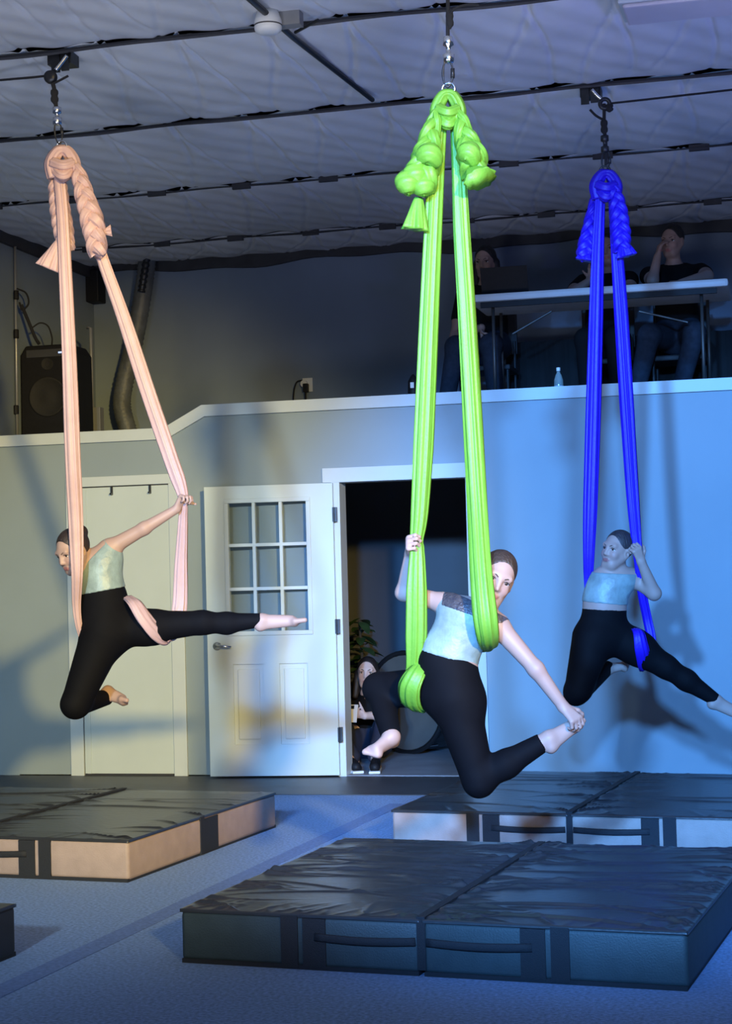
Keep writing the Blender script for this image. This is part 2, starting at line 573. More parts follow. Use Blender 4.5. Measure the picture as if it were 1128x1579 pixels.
def wrinkle_top(x0, x1, y0, y1, seamside, seed, strong):
    r = random.Random(seed)
    nx, ny = (170, 260) if strong > 1 else (100, 150)
    gx, gy = np.meshgrid(np.linspace(x0, x1, nx), np.linspace(y0, y1, ny))
    z = np.zeros_like(gx)
    wx, wy = x1 - x0, y1 - y0
    xs = x1 if seamside > 0 else x0
    for k in range(int(32 * strong)):
        # pulls running out from the seam and from the outer corners
        yy = r.uniform(y0, y1)
        sl = r.uniform(-0.55, 0.55)
        ln = r.uniform(0.12, 0.5) * wx
        src = xs if r.random() < 0.65 else (x0 + x1 - xs)
        dx = np.abs(gx - src)
        d = gy - (yy + sl * dx + 0.02 * np.sin(dx * 14 + k))
        z += r.uniform(0.006, 0.016) * np.exp(-(d / r.uniform(0.006, 0.014)) ** 2) * np.clip(1 - dx / ln, 0, 1)
    for k in range(int(7 * strong)):
        # longer folds across the cover
        yy, sl = r.uniform(y0 + .1, y1 - .1), r.uniform(-0.35, 0.35)
        d = gy - (yy + sl * (gx - x0) + 0.03 * np.sin(gx * 6 + k))
        z += r.uniform(0.003, 0.010) * np.exp(-(d / r.uniform(0.01, 0.022)) ** 2) * (0.4 + 0.6 * np.sin(np.pi * (gx - x0) / wx))
    for k in range(int(16 * strong)):
        # short gathers along the front and back hems
        xx, sl = r.uniform(x0, x1), r.uniform(-0.8, 0.8)
        e = y0 if r.random() < 0.6 else y1
        dy = np.abs(gy - e)
        d = gx - (xx + sl * dy)
        z += r.uniform(0.002, 0.006) * np.exp(-(d / 0.014) ** 2) * np.clip(1 - dy / r.uniform(.1, .3), 0, 1)
    edge = np.minimum.reduce([gx - x0, x1 - gx, gy - y0, y1 - gy])
    z *= np.clip(edge / 0.03, 0, 1)
    z += 0.008 * np.clip(edge / 0.15, 0, 1)
    z += MT - 0.004
    V = np.stack([gx, gy, z], -1).reshape(-1, 3)
    ii = np.arange(nx * ny).reshape(ny, nx)
    F = np.stack([ii[:-1, :-1], ii[:-1, 1:], ii[1:, 1:], ii[1:, :-1]], -1).reshape(-1, 4).tolist()
    # skirt down the sides
    rim = list(ii[0, :]) + list(ii[1:, -1]) + list(ii[-1, -2::-1]) + list(ii[-2:0:-1, 0])
    nv = len(V)
    low = [(V[k][0], V[k][1], MT - 0.016) for k in rim]
    V = V.tolist() + low
    m = len(rim)
    F += [(rim[k], nv + k, nv + (k + 1) % m, rim[(k + 1) % m]) for k in range(m)]
    return V, F


def crash_mat(u0, v0, half, depth, label, seed, strong=1.0, side_strap=False, front=True, side=None):
    side = side or side_m
    c = MD * (u0 + half) + MN * v0
    root = empty('crash_mat', (c[0], c[1], 0.0))
    root.rotation_euler = (0, 0, MYAW)
    tag(root, label, 'mat', 'black folding crash mats on the carpet')

    def put(mb, name, m, parent=root, **k):
        o = mb.build(name, m, None, **k)
        o.parent = parent
        return o
    g = 0.006
    for s in (-1, 1):
        x0, x1 = (-half, -g) if s < 0 else (g, half)
        sec = put(MB().box(x0, x1, 0, depth, 0.008, MT - 0.012), 'foam_section', side, bevel=0.018, smooth=True)
        cov = MB().add(*wrinkle_top(x0 - 0.002, x1 + 0.002, -0.003, depth + 0.003, -s, seed + s, strong))
        put(cov, 'top_cover', vinyl_m, sec, smooth=True)
        put(MB().box(x0 + 0.004, x1 - 0.004, -0.004, depth + 0.004, 0.0, 0.016), 'bottom_piping', web_m, sec)
    put(MB().box(-0.016, 0.016, -0.002, depth + 0.002, 0.02, MT + 0.006), 'fold_seam', web_m)
    if front:
        for s in (-1, 1):
            xa = s * (half * 0.50)
            put(MB().box(min(xa, xa + s * .065), max(xa, xa + s * .065), -0.007, 0.004, 0.006, MT - 0.01), 'strap', web_m)
            xb = s * (half * 0.385)
            put(MB().box(min(xb, xb + s * .088), max(xb, xb + s * .088), -0.006, 0.004, 0.01, MT - 0.018), 'strap', web_m)
            h = MB()
            xs = np.linspace(0.02, half * 0.43, 14)
            pts = [(s * x, -0.006 - 0.006 * math.sin(math.pi * i / 13), 0.118 - 0.006 * math.sin(math.pi * i / 13)) for i, x in enumerate(xs)]
            h.tube(pts, [(0.004, 0.015)] * 14, 8, ref=(0, 1, 0))
            put(h, 'handle', web_m, smooth=True)
    if side_strap:
        put(MB().box(half - 0.004, half + 0.006, depth * .44, depth * .465, 0.004, MT - 0.004), 'side_seam', web_m)
        put(MB().box(half - 0.004, half + 0.004, depth * .465, depth * .56, 0.01, MT - 0.02), 'strap', web_m)
    return root


crash_mat(-1.667, -5.872, 0.928, 1.715, 'nearest black crash mat, dark teal front, below the dancer on green silks', 3, 1.9, side=dark_side_m)
crash_mat(-2.655 - 1.9, -4.41, 0.95, 1.755, 'black crash mat with brown right side under the dancer on pink silks', 11, 0.7, side_strap=True)
crash_mat(-1.765, -3.225, 0.928, 1.74, 'black crash mat with beige front end against the blue wall', 23, 0.9)
crash_mat(-2.335 - 1.86, -7.66, 0.93, 1.74, 'crash mat of which only a dark corner shows at the left frame edge', 31, 0.6, side=mat('black_mat_side', (0.03, 0.03, 0.032), 0.6, var=0.1))

# ------------------------------------------------------------------ rigging and silks
pink_m = mat('pink_silk', (0.56, 0.375, 0.365), 0.5, var=0.06, vscale=12, bump=0.15, bscale=90)
green_m = mat('lime_silk', (0.145, 0.37, 0.035), 0.5, var=0.06, vscale=12, bump=0.15, bscale=90)
blue_m = mat('violet_silk', (0.024, 0.006, 0.50), 0.5, var=0.08, vscale=12, bump=0.15, bscale=90)


def strand(root, name, path, m, width, seed=0, thick=0.45, n=90):
    """gathered fabric hanging in lengthwise folds; path of (u, v, d); width list in metres"""
    r = random.Random(seed)
    pts = spline([at(*p) for p in path], n)
    ws = lerp_list(width, n)
    ph = [r.uniform(0, 6.28) for _ in range(4)]

    def prof(th, t):
        return (1 + 0.16 * math.cos(7 * th + ph[0] + 2.2 * math.sin(2 * t + ph[3])) + 0.10 * math.cos(11 * th + ph[1] + 3 * t)
                + 0.07 * math.cos(17 * th + ph[2] - 4 * t))
    g = MB()
    g.tube(pts, [(wv * 0.5, wv * 0.5 * thick) for wv in ws], 44, prof=prof, ref=RT)
    return g.build(name, m, root, smooth=True)


def braid(root, path, m, width, turns, seed=0, flare=0.0):
    """three-strand plait of gathered silk"""
    r = random.Random(seed)
    n = 110
    pts = spline([at(*p) for p in path], n)
    ws = lerp_list(width, n)
    g = MB()
    for k in range(3):
        ph = 2 * math.pi * k / 3
        line, rad = [], []
        for i, p in enumerate(pts):
            t = i / (n - 1)
            tg = nrm(pts[min(n - 1, i + 1)] - pts[max(0, i - 1)])
            sx = nrm(RT - tg * (RT @ tg))
            dz = np.cross(tg, sx)
            a = 2 * math.pi * turns * t + ph
            env = min(1.0, 6 * t + 0.35)
            line.append(p + sx * (ws[i] * 0.30 * math.sin(a) * env) + dz * (ws[i] * 0.20 * math.sin(2 * a) * env))
            q = ws[i] * (0.25 + 0.06 * math.cos(2 * a)) * (0.75 + 0.25 * env)
            rad.append((q, q))
        o1, o2 = r.uniform(0, 6), r.uniform(0, 6)
        g.tube(line, rad, 30, prof=lambda th, t: 1 + 0.10 * math.cos(6 * th + o1 + 18 * t) + 0.07 * math.cos(11 * th + o2 - 25 * t), ref=RT, twist=4.0)
    return g.build('braid', m, root, smooth=True)


def ruffle(root, name, c, axis, R, L, m, seed=0, amp=0.22, lobes=9):
    """gathered open end of the fabric, fanning out along axis"""
    g = MB()
    pts = [np.asarray(c) + np.asarray(axis) * (L * t) for t in np.linspace(0, 1, 14)]
    rad = [(R * (0.35 + 0.65 * t ** 0.8), R * 0.7 * (0.35 + 0.65 * t ** 0.8)) for t in np.linspace(0, 1, 14)]
    o = seed * 1.7
    g.tube(pts, rad, 64, prof=lambda th, t: 1 + amp * t * math.cos(lobes * th + o) + 0.5 * amp * t * math.cos((lobes + 6) * th + 2 * o + 3 * t), ref=RT)
    return g.build(name, m, root, smooth=True)


def knot(root, u, v, d, w_, h_, m, seed=0):
    """cow hitch round the ring: an arch of cloth with a band wrapped across it"""
    g = MB()
    s = d / FPX
    arch = [at(u - w_ * .30, v + h_ * .95, d), at(u - w_ * .40, v + h_ * .45, d), at(u - w_ * .20, v + h_ * .05, d), at(u, v - h_ * .04, d),
            at(u + w_ * .20, v + h_ * .05, d), at(u + w_ * .40, v + h_ * .45, d), at(u + w_ * .30, v + h_ * .95, d)]
    pf = lambda th, t: 1 + 0.12 * math.cos(7 * th + seed) + 0.07 * math.cos(12 * th + 6 * t)
    g.tube(spline(arch, 50), [w_ * .26 * s * (0.75 + 0.25 * abs(math.cos(math.pi * i / 49))) for i in range(50)], 30, prof=pf)
    g.tube(spline([at(u - w_ * .36, v + h_ * .40, d - .02), at(u, v + h_ * .52, d - .05), at(u + w_ * .36, v + h_ * .42, d - .02)], 24),
           [w_ * .20 * s] * 24, 26, prof=pf)
    g.tube(spline([at(u - w_ * .26, v + h_ * .62, d - .01), at(u, v + h_ * .86, d - .04), at(u + w_ * .26, v + h_ * .64, d - .01)], 24),
           [w_ * .22 * s] * 24, 26, prof=pf)
    return g.build('hitch_knot', m, root, smooth=True)


def carabiner(root, u0, v0, u1, v1, d, wpx, m):
    a, b = at(u0, v0, d), at(u1, v1, d)
    s = d / FPX
    c = (a + b) / 2
    L = np.linalg.norm(a - b) / 2
    ax = nrm(b - a)
    g = MB()
    g.torus(c, np.cross(ax, RT), L, 0.0055, 28, 8, sx=1.0, sy=wpx * s / 2 / L, xdir=ax)
    side = nrm(RT - ax * (RT @ ax))
    g.tube([c + side * wpx * s * .5 - ax * L * .35, c + side * wpx * s * .5 + ax * L * .35], 0.0085, 10)
    return g.build('carabiner', m, root, smooth=True)


def rope_part(root, name, pts, r=0.007, m=rope_m, n=40):
    g = MB()
    P = spline(pts, n)
    g.tube(P, r, 8)
    return g.build(name, m, root, smooth=True)


def lump(root, name, c, rx, rz, m, fold=0.2):
    g = MB()
    prof = []
    for i in range(11):
        a = math.pi * i / 10
        prof.append((max(0.001, rx * math.sin(a) * (1 + fold * math.cos(6 * a))), rz * math.cos(a)))
    g.lathe(prof, c, 18)
    return g.build(name, m, root, smooth=True)


def ring(root, u, v, d, R, m):
    g = MB()
    g.torus(at(u, v, d), FW + 0.3 * RT, R, 0.006, 24, 8)
    return g.build('ring', m, root, smooth=True)


# ---- left rig
DL = 8.72
pb = atz(100, 80, CZ)
rigL = empty('rigging_line', pb)
tag(rigL, 'black pulley, rope and carabiner rigging above the pink silks', 'rigging')
g = MB()
g.box(pb[0] - .075, pb[0] + .055, pb[1] - .05, pb[1] + .05, CZ - .075, CZ - .0)
g.box(pb[0] - .05, pb[0] - .005, pb[1] - .06, pb[1] - .05, CZ - .12, CZ - .02)
g.box(pb[0] + .005, pb[0] + .045, pb[1] - .06, pb[1] - .05, CZ - .115, CZ - .02)
g.build('beam_clamp', dsteel_m, rigL)
rope_part(rigL, 'shackle', [at(103, 86, DL), at(94, 98, DL), at(86, 108, DL)], 0.010, steel_m, 12)
g = MB()
pc = at(78, 119, DL)
g.lathe([(0.008, -.02), (0.030, -.018), (0.034, -.006), (0.026, 0), (0.034, .006), (0.030, .018), (0.008, .02)], pc, 18, 'y')
g.build('pulley', dsteel_m, rigL, smooth=True)
rope_part(rigL, 'hauling_rope', [at(72, 117, DL), at(30, 121, DL + .1), at(-60, 127, DL + .3), at(-420, 145, DL + .9)], 0.006)
rope_part(rigL, 'rope_end', [at(80, 130, DL), at(92, 124, DL - .02), at(105, 117, DL - .03)], 0.006)
rope_part(rigL, 'rope', [at(79, 122, DL), at(83, 135, DL), at(85, 150, DL), at(87, 172, DL)], 0.011)
lump(rigL, 'rope_knot', at(84, 148, DL), .020, .045, rope_m)
g = MB()
g.lathe([(.010, -.05), (.022, -.045), (.022, -.012), (.012, -.008), (.012, .008), (.022, .012), (.022, .04), (.009, .045)], at(88, 178, DL), 14)
g.build('swivel', steel_m, rigL, smooth=True)
carabiner(rigL, 88, 186, 92, 222, DL, 11, dsteel_m)
ring(rigL, 95, 226, DL, .028, steel_m)

silkL = empty('aerial_silk', at(97, 228, DL))
tag(silkL, 'pale pink aerial silk holding the dancer in front of the closet door', 'aerial silk', 'knotted aerial silks hanging from the ceiling')
knot(silkL, 97, 234, DL, 42, 42, pink_m, 1)
strand(silkL, 'strand', [(91, 262, DL), (97, 330, DL), (101, 420, DL), (107, 560, DL), (112, 700, DL), (117, 800, DL - .12), (119, 880, DL - .16),
                         (118, 930, DL - .10), (121, 962, DL - .08), (128, 992, DL - .04)], pink_m,
       [.05, .052, .055, .06, .066, .066, .06, .045, .035, .03, .02], 5)
strand(silkL, 'strand', [(118, 262, DL), (142, 345, DL), (158, 400, DL), (190, 490, DL), (226, 600, DL), (262, 705, DL), (282, 765, DL),
                         (282, 800, DL + .04), (279, 870, DL + .1), (277, 935, DL + .12), (268, 975, DL + .08), (254, 985, DL - .02)], pink_m,
       [.05, .05, .052, .058, .064, .064, .06, .03, .045, .062, .072, .06, .05], 6)
braid(silkL, [(88, 255, DL + .05), (90, 300, DL + .06), (96, 345, DL + .06), (103, 385, DL + .05)], pink_m, [.08, .10, .11, .09], 2.6, 2)
braid(silkL, [(118, 255, DL - .03), (130, 300, DL - .04), (143, 345, DL - .05), (151, 392, DL - .04)], pink_m, [.07, .10, .125, .10], 2.2, 4)
ruffle(silkL, 'tail_end', at(92, 372, DL + .03), nrm(cv(-.42, -1, 0)), .055, .15, pink_m, 2, amp=.2, lobes=5)
ruffle(silkL, 'tail_end', at(158, 358, DL - .04), nrm(cv(.7, .1, 0)), .025, .045, pink_m, 1)

# ---- centre rig
DC = 6.95
pb = at(690, -75, DC)
pb = np.array([pb[0], pb[1], CZ])
rigC = empty('rigging_line', pb)
tag(rigC, 'black rope and steel swivel rigging above the lime green silks', 'rigging')
g = MB()
g.box(pb[0] - .06, pb[0] + .06, pb[1] - .05, pb[1] + .05, CZ - .08, CZ)
g.build('beam_clamp', dsteel_m, rigC)
rope_part(rigC, 'rope', [pb - np.array([0, 0, .07]), at(690, -10, DC), at(690, 30, DC), at(690, 62, DC)], 0.008)
lump(rigC, 'rope_knot', at(693, 30, DC), .016, .04, rope_m)
rope_part(rigC, 'rope_end', [at(692, 26, DC), at(700, 14, DC - .02), at(718, 8, DC - .02), at(738, 8, DC - .02)], 0.006)
g = MB()
g.lathe([(.008, -.055), (.020, -.05), (.024, -.02), (.010, -.012), (.010, .012), (.022, .02), (.018, .052), (.007, .058)], at(691, 77, DC), 14)
g.build('swivel', steel_m, rigC, smooth=True)
carabiner(rigC, 690, 92, 690, 134, DC, 15, dsteel_m)
ring(rigC, 691, 138, DC, .026, steel_m)

silkC = empty('aerial_silk', at(690, 140, DC))
tag(silkC, 'bright lime green aerial silk holding the nearest dancer', 'aerial silk', 'knotted aerial silks hanging from the ceiling')
knot(silkC, 690, 148, DC, 42, 50, green_m, 3)
strand(silkC, 'strand', [(678, 190, DC), (672, 260, DC), (667, 350, DC), (660, 500, DC), (652, 680, DC), (646, 790, DC), (642, 832, DC),
                         (643, 850, DC - .02), (642, 910, DC - .04), (641, 980, DC - .03), (638, 1030, DC), (630, 1060, DC + .06), (628, 1085, DC + .08)], green_m,
       [.045, .055, .06, .066, .07, .06, .045, .05, .072, .075, .06, .05, .045], 8)
strand(silkC, 'strand', [(703, 190, DC), (708, 270, DC), (712, 360, DC), (719, 480, DC), (728, 640, DC), (736, 780, DC - .06), (742, 880, DC - .15),
                         (748, 950, DC - .19), (752, 985, DC - .15), (752, 1000, DC - .02), (735, 1000, DC + .1)], green_m,
       [.04, .05, .058, .062, .068, .07, .075, .08, .07, .05, .04], 9)
braid(silkC, [(672, 172, DC - .03), (662, 215, DC - .05), (656, 248, DC - .05), (645, 285, DC - .04)], green_m, [.05, .09, .13, .15], 1.3, 6)
braid(silkC, [(706, 172, DC - .03), (716, 210, DC - .04), (727, 240, DC - .05), (730, 268, DC - .05)], green_m, [.05, .09, .125, .11], 1.2, 7)
g = MB()
for (u, v, rr) in ((628, 284, .052), (652, 288, .046), (640, 272, .05)):
    pts = [at(u - 14, v + 6, DC - .05), at(u, v - 2, DC - .07), at(u + 14, v + 4, DC - .05)]
    g.tube(spline(pts, 20), [rr * math.sin(math.pi * (i + 1.5) / 22) ** .6 for i in range(20)], 28,
           prof=lambda th, t: 1 + .07 * math.cos(8 * th + 5 * t) + .05 * math.cos(13 * th))
g.build('slip_loop', green_m, silkC, smooth=True)
ruffle(silkC, 'tail_end', at(645, 305, DC - .03), nrm(cv(-.12, -1, .1)), .048, .13, green_m, 4, amp=.22, lobes=5)
ruffle(silkC, 'tail_end', at(727, 262, DC - .07), nrm(cv(.30, -.45, .5)), .07, .075, green_m, 5, amp=.05, lobes=9)
for (uu, vv, uu2, vv2, nn) in ((656, 232, 668, 250, 1), (722, 228, 724, 250, 2)):
    g = MB()
    g.tube(spline([at(uu - 12, vv + 14, DC - .08), at((uu + uu2) / 2, (vv + vv2) / 2 - 4, DC - .11), at(uu2 + 8, vv2 + 4, DC - .08)], 20),
           [.042 * math.sin(math.pi * (i + 2) / 23) ** .6 for i in range(20)], 26, prof=lambda th, t: 1 + .08 * math.cos(8 * th + 4 * t))
    g.build('slip_loop', green_m, silkC, smooth=True)

# ---- right rig
DR = 9.45
pb = atz(910, 133, CZ)
rigR = empty('rigging_line', pb)
tag(rigR, 'black pulley, rope and swivel rigging above the violet silks', 'rigging')
g = MB()
g.box(pb[0] - .055, pb[0] + .06, pb[1] - .05, pb[1] + .05, CZ - .07, CZ)
g.box(pb[0] - .05, pb[0] - .004, pb[1] - .06, pb[1] - .05, CZ - .115, CZ - .02)
g.box(pb[0] + .004, pb[0] + .052, pb[1] - .06, pb[1] - .05, CZ - .11, CZ - .02)
g.build('beam_clamp', dsteel_m, rigR)
rope_part(rigR, 'shackle', [at(912, 138, DR), at(920, 147, DR), at(929, 155, DR)], 0.009, steel_m, 12)
g = MB()
g.torus(at(932, 160, DR), FW, .026, .012, 20, 8)
g.build('pulley', dsteel_m, rigR, smooth=True)
lump(rigR, 'rope_knot', at(939, 166, DR), .022, .026, rope_m)
rope_part(rigR, 'hauling_rope', [at(936, 160, DR), at(1000, 153, DR - .05), at(1080, 144, DR - .1), at(1190, 132, DR - .2), at(1560, 96, DR - .6)], 0.006)
rope_part(rigR, 'rope', [at(931, 160, DR), at(931, 178, DR), at(931, 198, DR), at(933, 215, DR), at(934, 240, DR), at(934, 254, DR)], 0.010)
rope_part(rigR, 'rope_end', [at(928, 184, DR), at(918, 178, DR), at(909, 169, DR)], 0.007)
lump(rigR, 'rope_knot', at(931, 195, DR), .020, .048, rope_m)
g = MB()
g.lathe([(.008, -.05), (.022, -.045), (.022, -.016), (.010, -.010), (.010, .010), (.022, .016), (.022, .045), (.007, .05)], at(932, 222, DR), 14)
g.build('swivel', dsteel_m, rigR, smooth=True)
carabiner(rigR, 934, 232, 933, 262, DR, 12, dsteel_m)
ring(rigR, 932, 264, DR, .028, dsteel_m)

silkR = empty('aerial_silk', at(932, 264, DR))
tag(silkR, 'deep violet-blue aerial silk holding the dancer at the right', 'aerial silk', 'knotted aerial silks hanging from the ceiling')
knot(silkR, 934, 270, DR, 38, 38, blue_m, 2)
strand(silkR, 'strand', [(925, 300, DR), (921, 380, DR), (918, 480, DR), (914, 640, DR), (910, 780, DR), (908, 850, DR + .02), (907, 895, DR + .06), (908, 925, DR + .06)], blue_m,
       [.045, .055, .065, .07, .066, .056, .045, .04], 12)
strand(silkR, 'strand', [(944, 300, DR), (950, 380, DR), (957, 480, DR), (966, 620, DR), (975, 760, DR), (981, 835, DR - .05), (985, 870, DR - .04),
                         (990, 915, DR + .0), (998, 955, DR + .04), (1004, 988, DR + .02), (1000, 1020, DR - .02)], blue_m,
       [.045, .055, .066, .07, .062, .05, .045, .045, .045, .045, .04], 13)
braid(silkR, [(922, 288, DR + .04), (914, 330, DR + .05), (906, 370, DR + .05), (902, 395, DR + .05)], blue_m, [.06, .08, .10, .11], 2.0, 8)
braid(silkR, [(945, 285, DR - .03), (952, 320, DR - .04), (956, 355, DR - .04), (958, 385, DR - .04)], blue_m, [.06, .10, .11, .10], 2.2, 9)
ruffle(silkR, 'tail_end', at(960, 372, DR - .05), nrm(cv(.25, -1, .1)), .05, .085, blue_m, 6, amp=.2, lobes=7)
ruffle(silkR, 'tail_end', at(904, 385, DR + .04), nrm(cv(-.2, -1, .1)), .05, .06, blue_m, 7, amp=.1, lobes=7)

# ------------------------------------------------------------------ figures: smooth-blended bodies
class SDF:
    """distance field of blended, tapered limbs sampled on a grid"""

    def __init__(s, lo, hi, h):
        s.h = h
        s.lo = np.asarray(lo, float)
        s.n = np.ceil((np.asarray(hi) - s.lo) / h).astype(int) + 1
        s.F = np.full(s.n, 0.6, np.float32)

    def sub(s, lo, hi):
        a = np.clip(np.floor((lo - s.lo) / s.h).astype(int), 0, s.n - 1)
        b = np.clip(np.ceil((hi - s.lo) / s.h).astype(int) + 1, 1, s.n)
        if np.any(b <= a):
            return None, None
        sl = tuple(slice(int(p), int(q)) for p, q in zip(a, b))
        ax = [(s.lo[i] + s.h * np.arange(a[i], b[i])).astype(np.float32) for i in range(3)]
        return sl, np.stack(np.meshgrid(*ax, indexing='ij'), -1)

    def merge(s, sl, d, k, op='u'):
        A = s.F[sl]
        if op == 'u':
            hh = np.maximum(k - np.abs(A - d), 0) / k
            s.F[sl] = np.minimum(A, d) - hh * hh * k * 0.25
        else:
            d = -d
            hh = np.maximum(k - np.abs(A - d), 0) / k
            s.F[sl] = np.maximum(A, d) + hh * hh * k * 0.25

    def cone(s, a, b, ra, rb, k=0.03, grow=0.0, flat=None, op='u'):
        a, b = np.asarray(a, float), np.asarray(b, float)
        ra, rb = ra + grow, rb + grow
        pad = max(ra, rb) * (1.0 if flat is None else 1.0) + k + 0.03
        sl, P = s.sub(np.minimum(a, b) - pad, np.maximum(a, b) + pad)
        if sl is None:
            return
        p = P - a.astype(np.float32)
        if flat is not None:
            nv, f = nrm(flat[0]), flat[1]
            ab = b - a
            ab2 = ab + nv * ((1 / f - 1) * (ab @ nv))
            p = p + (p @ nv.astype(np.float32))[..., None] * (nv * (1 / f - 1)).astype(np.float32)
            ab = ab2
        else:
            ab = b - a
        L2 = max(1e-8, ab @ ab)
        t = np.clip((p @ ab.astype(np.float32)) / L2, 0, 1)
        d = np.linalg.norm(p - t[..., None] * ab.astype(np.float32), axis=-1) - (ra + (rb - ra) * t)
        s.merge(sl, d.astype(np.float32), k, op)

    def ell(s, c, axes, rad, k=0.02, grow=0.0, op='u'):
        c = np.asarray(c, float)
        rad = np.asarray(rad, float) + grow
        pad = rad.max() + k + 0.02
        sl, P = s.sub(c - pad, c + pad)
        if sl is None:
            return
        p = P - c.astype(np.float32)
        q = np.stack([p @ np.asarray(axes[i], np.float32) / rad[i] for i in range(3)], -1)
        l = np.linalg.norm(q, axis=-1) + 1e-6
        g = np.linalg.norm(q / rad.astype(np.float32), axis=-1) + 1e-6
        d = l * (l - 1) / g
        s.merge(sl, d.astype(np.float32), k, op)

    def cut(s, pt, n, R=9.0):
        """remove what lies on the n side of the plane, within R of pt"""
        pt, n = np.asarray(pt, float), nrm(n)
        sl, P = s.sub(pt - R, pt + R)
        if sl is None:
            return
        p = P - pt.astype(np.float32)
        d = p @ n.astype(np.float32)
        if R < 5:
            d = np.where((p * p).sum(-1) < R * R, d, -1.0)
        s.F[sl] = np.maximum(s.F[sl], d.astype(np.float32))

    def mesh(s):
        F = s.F
        ins = F < 0
        n = F.shape
        c = [slice(0, -1), slice(1, None)]
        cnt = np.zeros([k - 1 for k in n], np.int8)
        for i in (0, 1):
            for j in (0, 1):
                for k in (0, 1):
                    cnt += ins[c[i], c[j], c[k]]
        act = (cnt > 0) & (cnt < 8)
        idx = np.argwhere(act)
        if len(idx) == 0:
            return np.zeros((0, 3)), []
        vid = -np.ones(act.shape, np.int64)
        vid[tuple(idx.T)] = np.arange(len(idx))
        acc = np.zeros((len(idx), 3))
        num = np.zeros(len(idx))
        corners = [(i, j, k) for i in (0, 1) for j in (0, 1) for k in (0, 1)]
        for a in corners:
            for ax in range(3):
                if a[ax] == 1:
                    continue
                b = list(a)
                b[ax] = 1
                fa = F[tuple((idx + a).T)]
                fb = F[tuple((idx + b).T)]
                m = (fa < 0) != (fb < 0)
                t = np.where(m, fa / np.where(m, fa - fb, 1), 0)
                q = np.tile(np.array(a, float), (len(idx), 1))
                q[:, ax] += t
                acc += q * m[:, None]
                num += m
        V = s.lo + s.h * (idx + acc / num[:, None])
        quads = []
        for ax in range(3):
            o1, o2 = (ax + 1) % 3, (ax + 2) % 3
            sa = [slice(0, None)] * 3
            sb = [slice(0, None)] * 3
            sa[ax], sb[ax] = slice(0, -1), slice(1, None)
            ch = ins[tuple(sa)] != ins[tuple(sb)]
            e = np.argwhere(ch)
            e = e[(e[:, o1] > 0) & (e[:, o2] > 0) & (e[:, o1] < n[o1] - 1) & (e[:, o2] < n[o2] - 1)]
            fl = ins[tuple(e.T)]
            d1 = np.zeros(3, int)
            d1[o1] = 1
            d2 = np.zeros(3, int)
            d2[o2] = 1
            q = np.stack([vid[tuple((e - d1 - d2).T)], vid[tuple((e - d2).T)], vid[tuple(e.T)], vid[tuple((e - d1).T)]], -1)
            q[~fl] = q[~fl][:, ::-1]
            quads.append(q)
        Q = np.concatenate(quads)
        return V, Q[(Q >= 0).all(1)]


def mesh_object(name, V, Q, m, parent=None, origin=(0, 0, 0), tint=None):
    me = bpy.data.meshes.new(name)
    origin = np.asarray(origin, float)
    V2 = V - origin
    me.vertices.add(len(V2))
    me.vertices.foreach_set('co', V2.astype(np.float32).ravel())
    me.loops.add(Q.size)
    me.loops.foreach_set('vertex_index', Q.astype(np.int32).ravel())
    me.polygons.add(len(Q))
    me.polygons.foreach_set('loop_start', (np.arange(len(Q)) * 4).astype(np.int32))
    me.update(calc_edges=True)
    me.validate()
    me.polygons.foreach_set('use_smooth', [True] * len(me.polygons))
    if tint is not None:
        ca = me.color_attributes.new('tint', 'FLOAT_COLOR', 'POINT')
        ca.data.foreach_set('color', np.concatenate([tint, np.ones((len(tint), 1))], 1).astype(np.float32).ravel())
    me.materials.append(m)
    o = bpy.data.objects.new(name, me)
    COL.objects.link(o)
    if parent is None:
        o.location = origin.tolist()
    else:
        o.parent = parent
        o.location = (origin - np.array(parent.location)).tolist()
    return o


def rot_about(v, ax, a):
    ax = nrm(ax)
    return v * math.cos(a) + np.cross(ax, v) * math.sin(a) + ax * (ax @ v) * (1 - math.cos(a))


def hand_prims(wrist, direc, palm, curl=(1.1, 1.0, 0.8), thumb_side=1, size=1.0, thumb_curl=0.5):
    """palm and five fingers; palm = direction the palm faces; thumb_side +1/-1 along side axis"""
    d, pn = nrm(direc), nrm(palm)
    pn = nrm(pn - d * (pn @ d))
    sd = np.cross(d, pn) * thumb_side
    out = []
    L = 0.085 * size
    for o in (-0.022, 0.0, 0.022):
        out.append((wrist + sd * o * 0.5 * size, wrist + d * L * 0.92 + sd * o * size, 0.015 * size, 0.0125 * size, 0.014))
    lens = (0.066, 0.074, 0.068, 0.052)
    for i in range(4):
        b = wrist + d * L * (1.0 - 0.04 * abs(i - 1)) + sd * (0.030 - 0.0195 * i) * size
        v = d.copy()
        axis = np.cross(d, pn)
        r = 0.0088 * size
        for j, (fr, c) in enumerate(zip((0.46, 0.30, 0.24), curl)):
            v = rot_about(v, axis, c * (1 + 0.06 * i))
            e = b + v * lens[i] * fr * size * 1.15
            out.append((b, e, r, r * 0.9, 0.004))
            b, r = e, r * 0.9
    b = wrist + d * 0.022 * size + sd * 0.026 * size
    v = nrm(d * 0.75 + sd * 0.75 + pn * 0.2)
    r = 0.0105 * size
    for j, fr in enumerate((0.036, 0.030, 0.024)):
        e = b + v * fr * size
        out.append((b, e, r, r * 0.9, 0.008 if j == 0 else 0.004))
        b, r = e, r * 0.9
        v = nrm(rot_about(v, np.cross(v, pn), thumb_curl) if True else v)
    return out


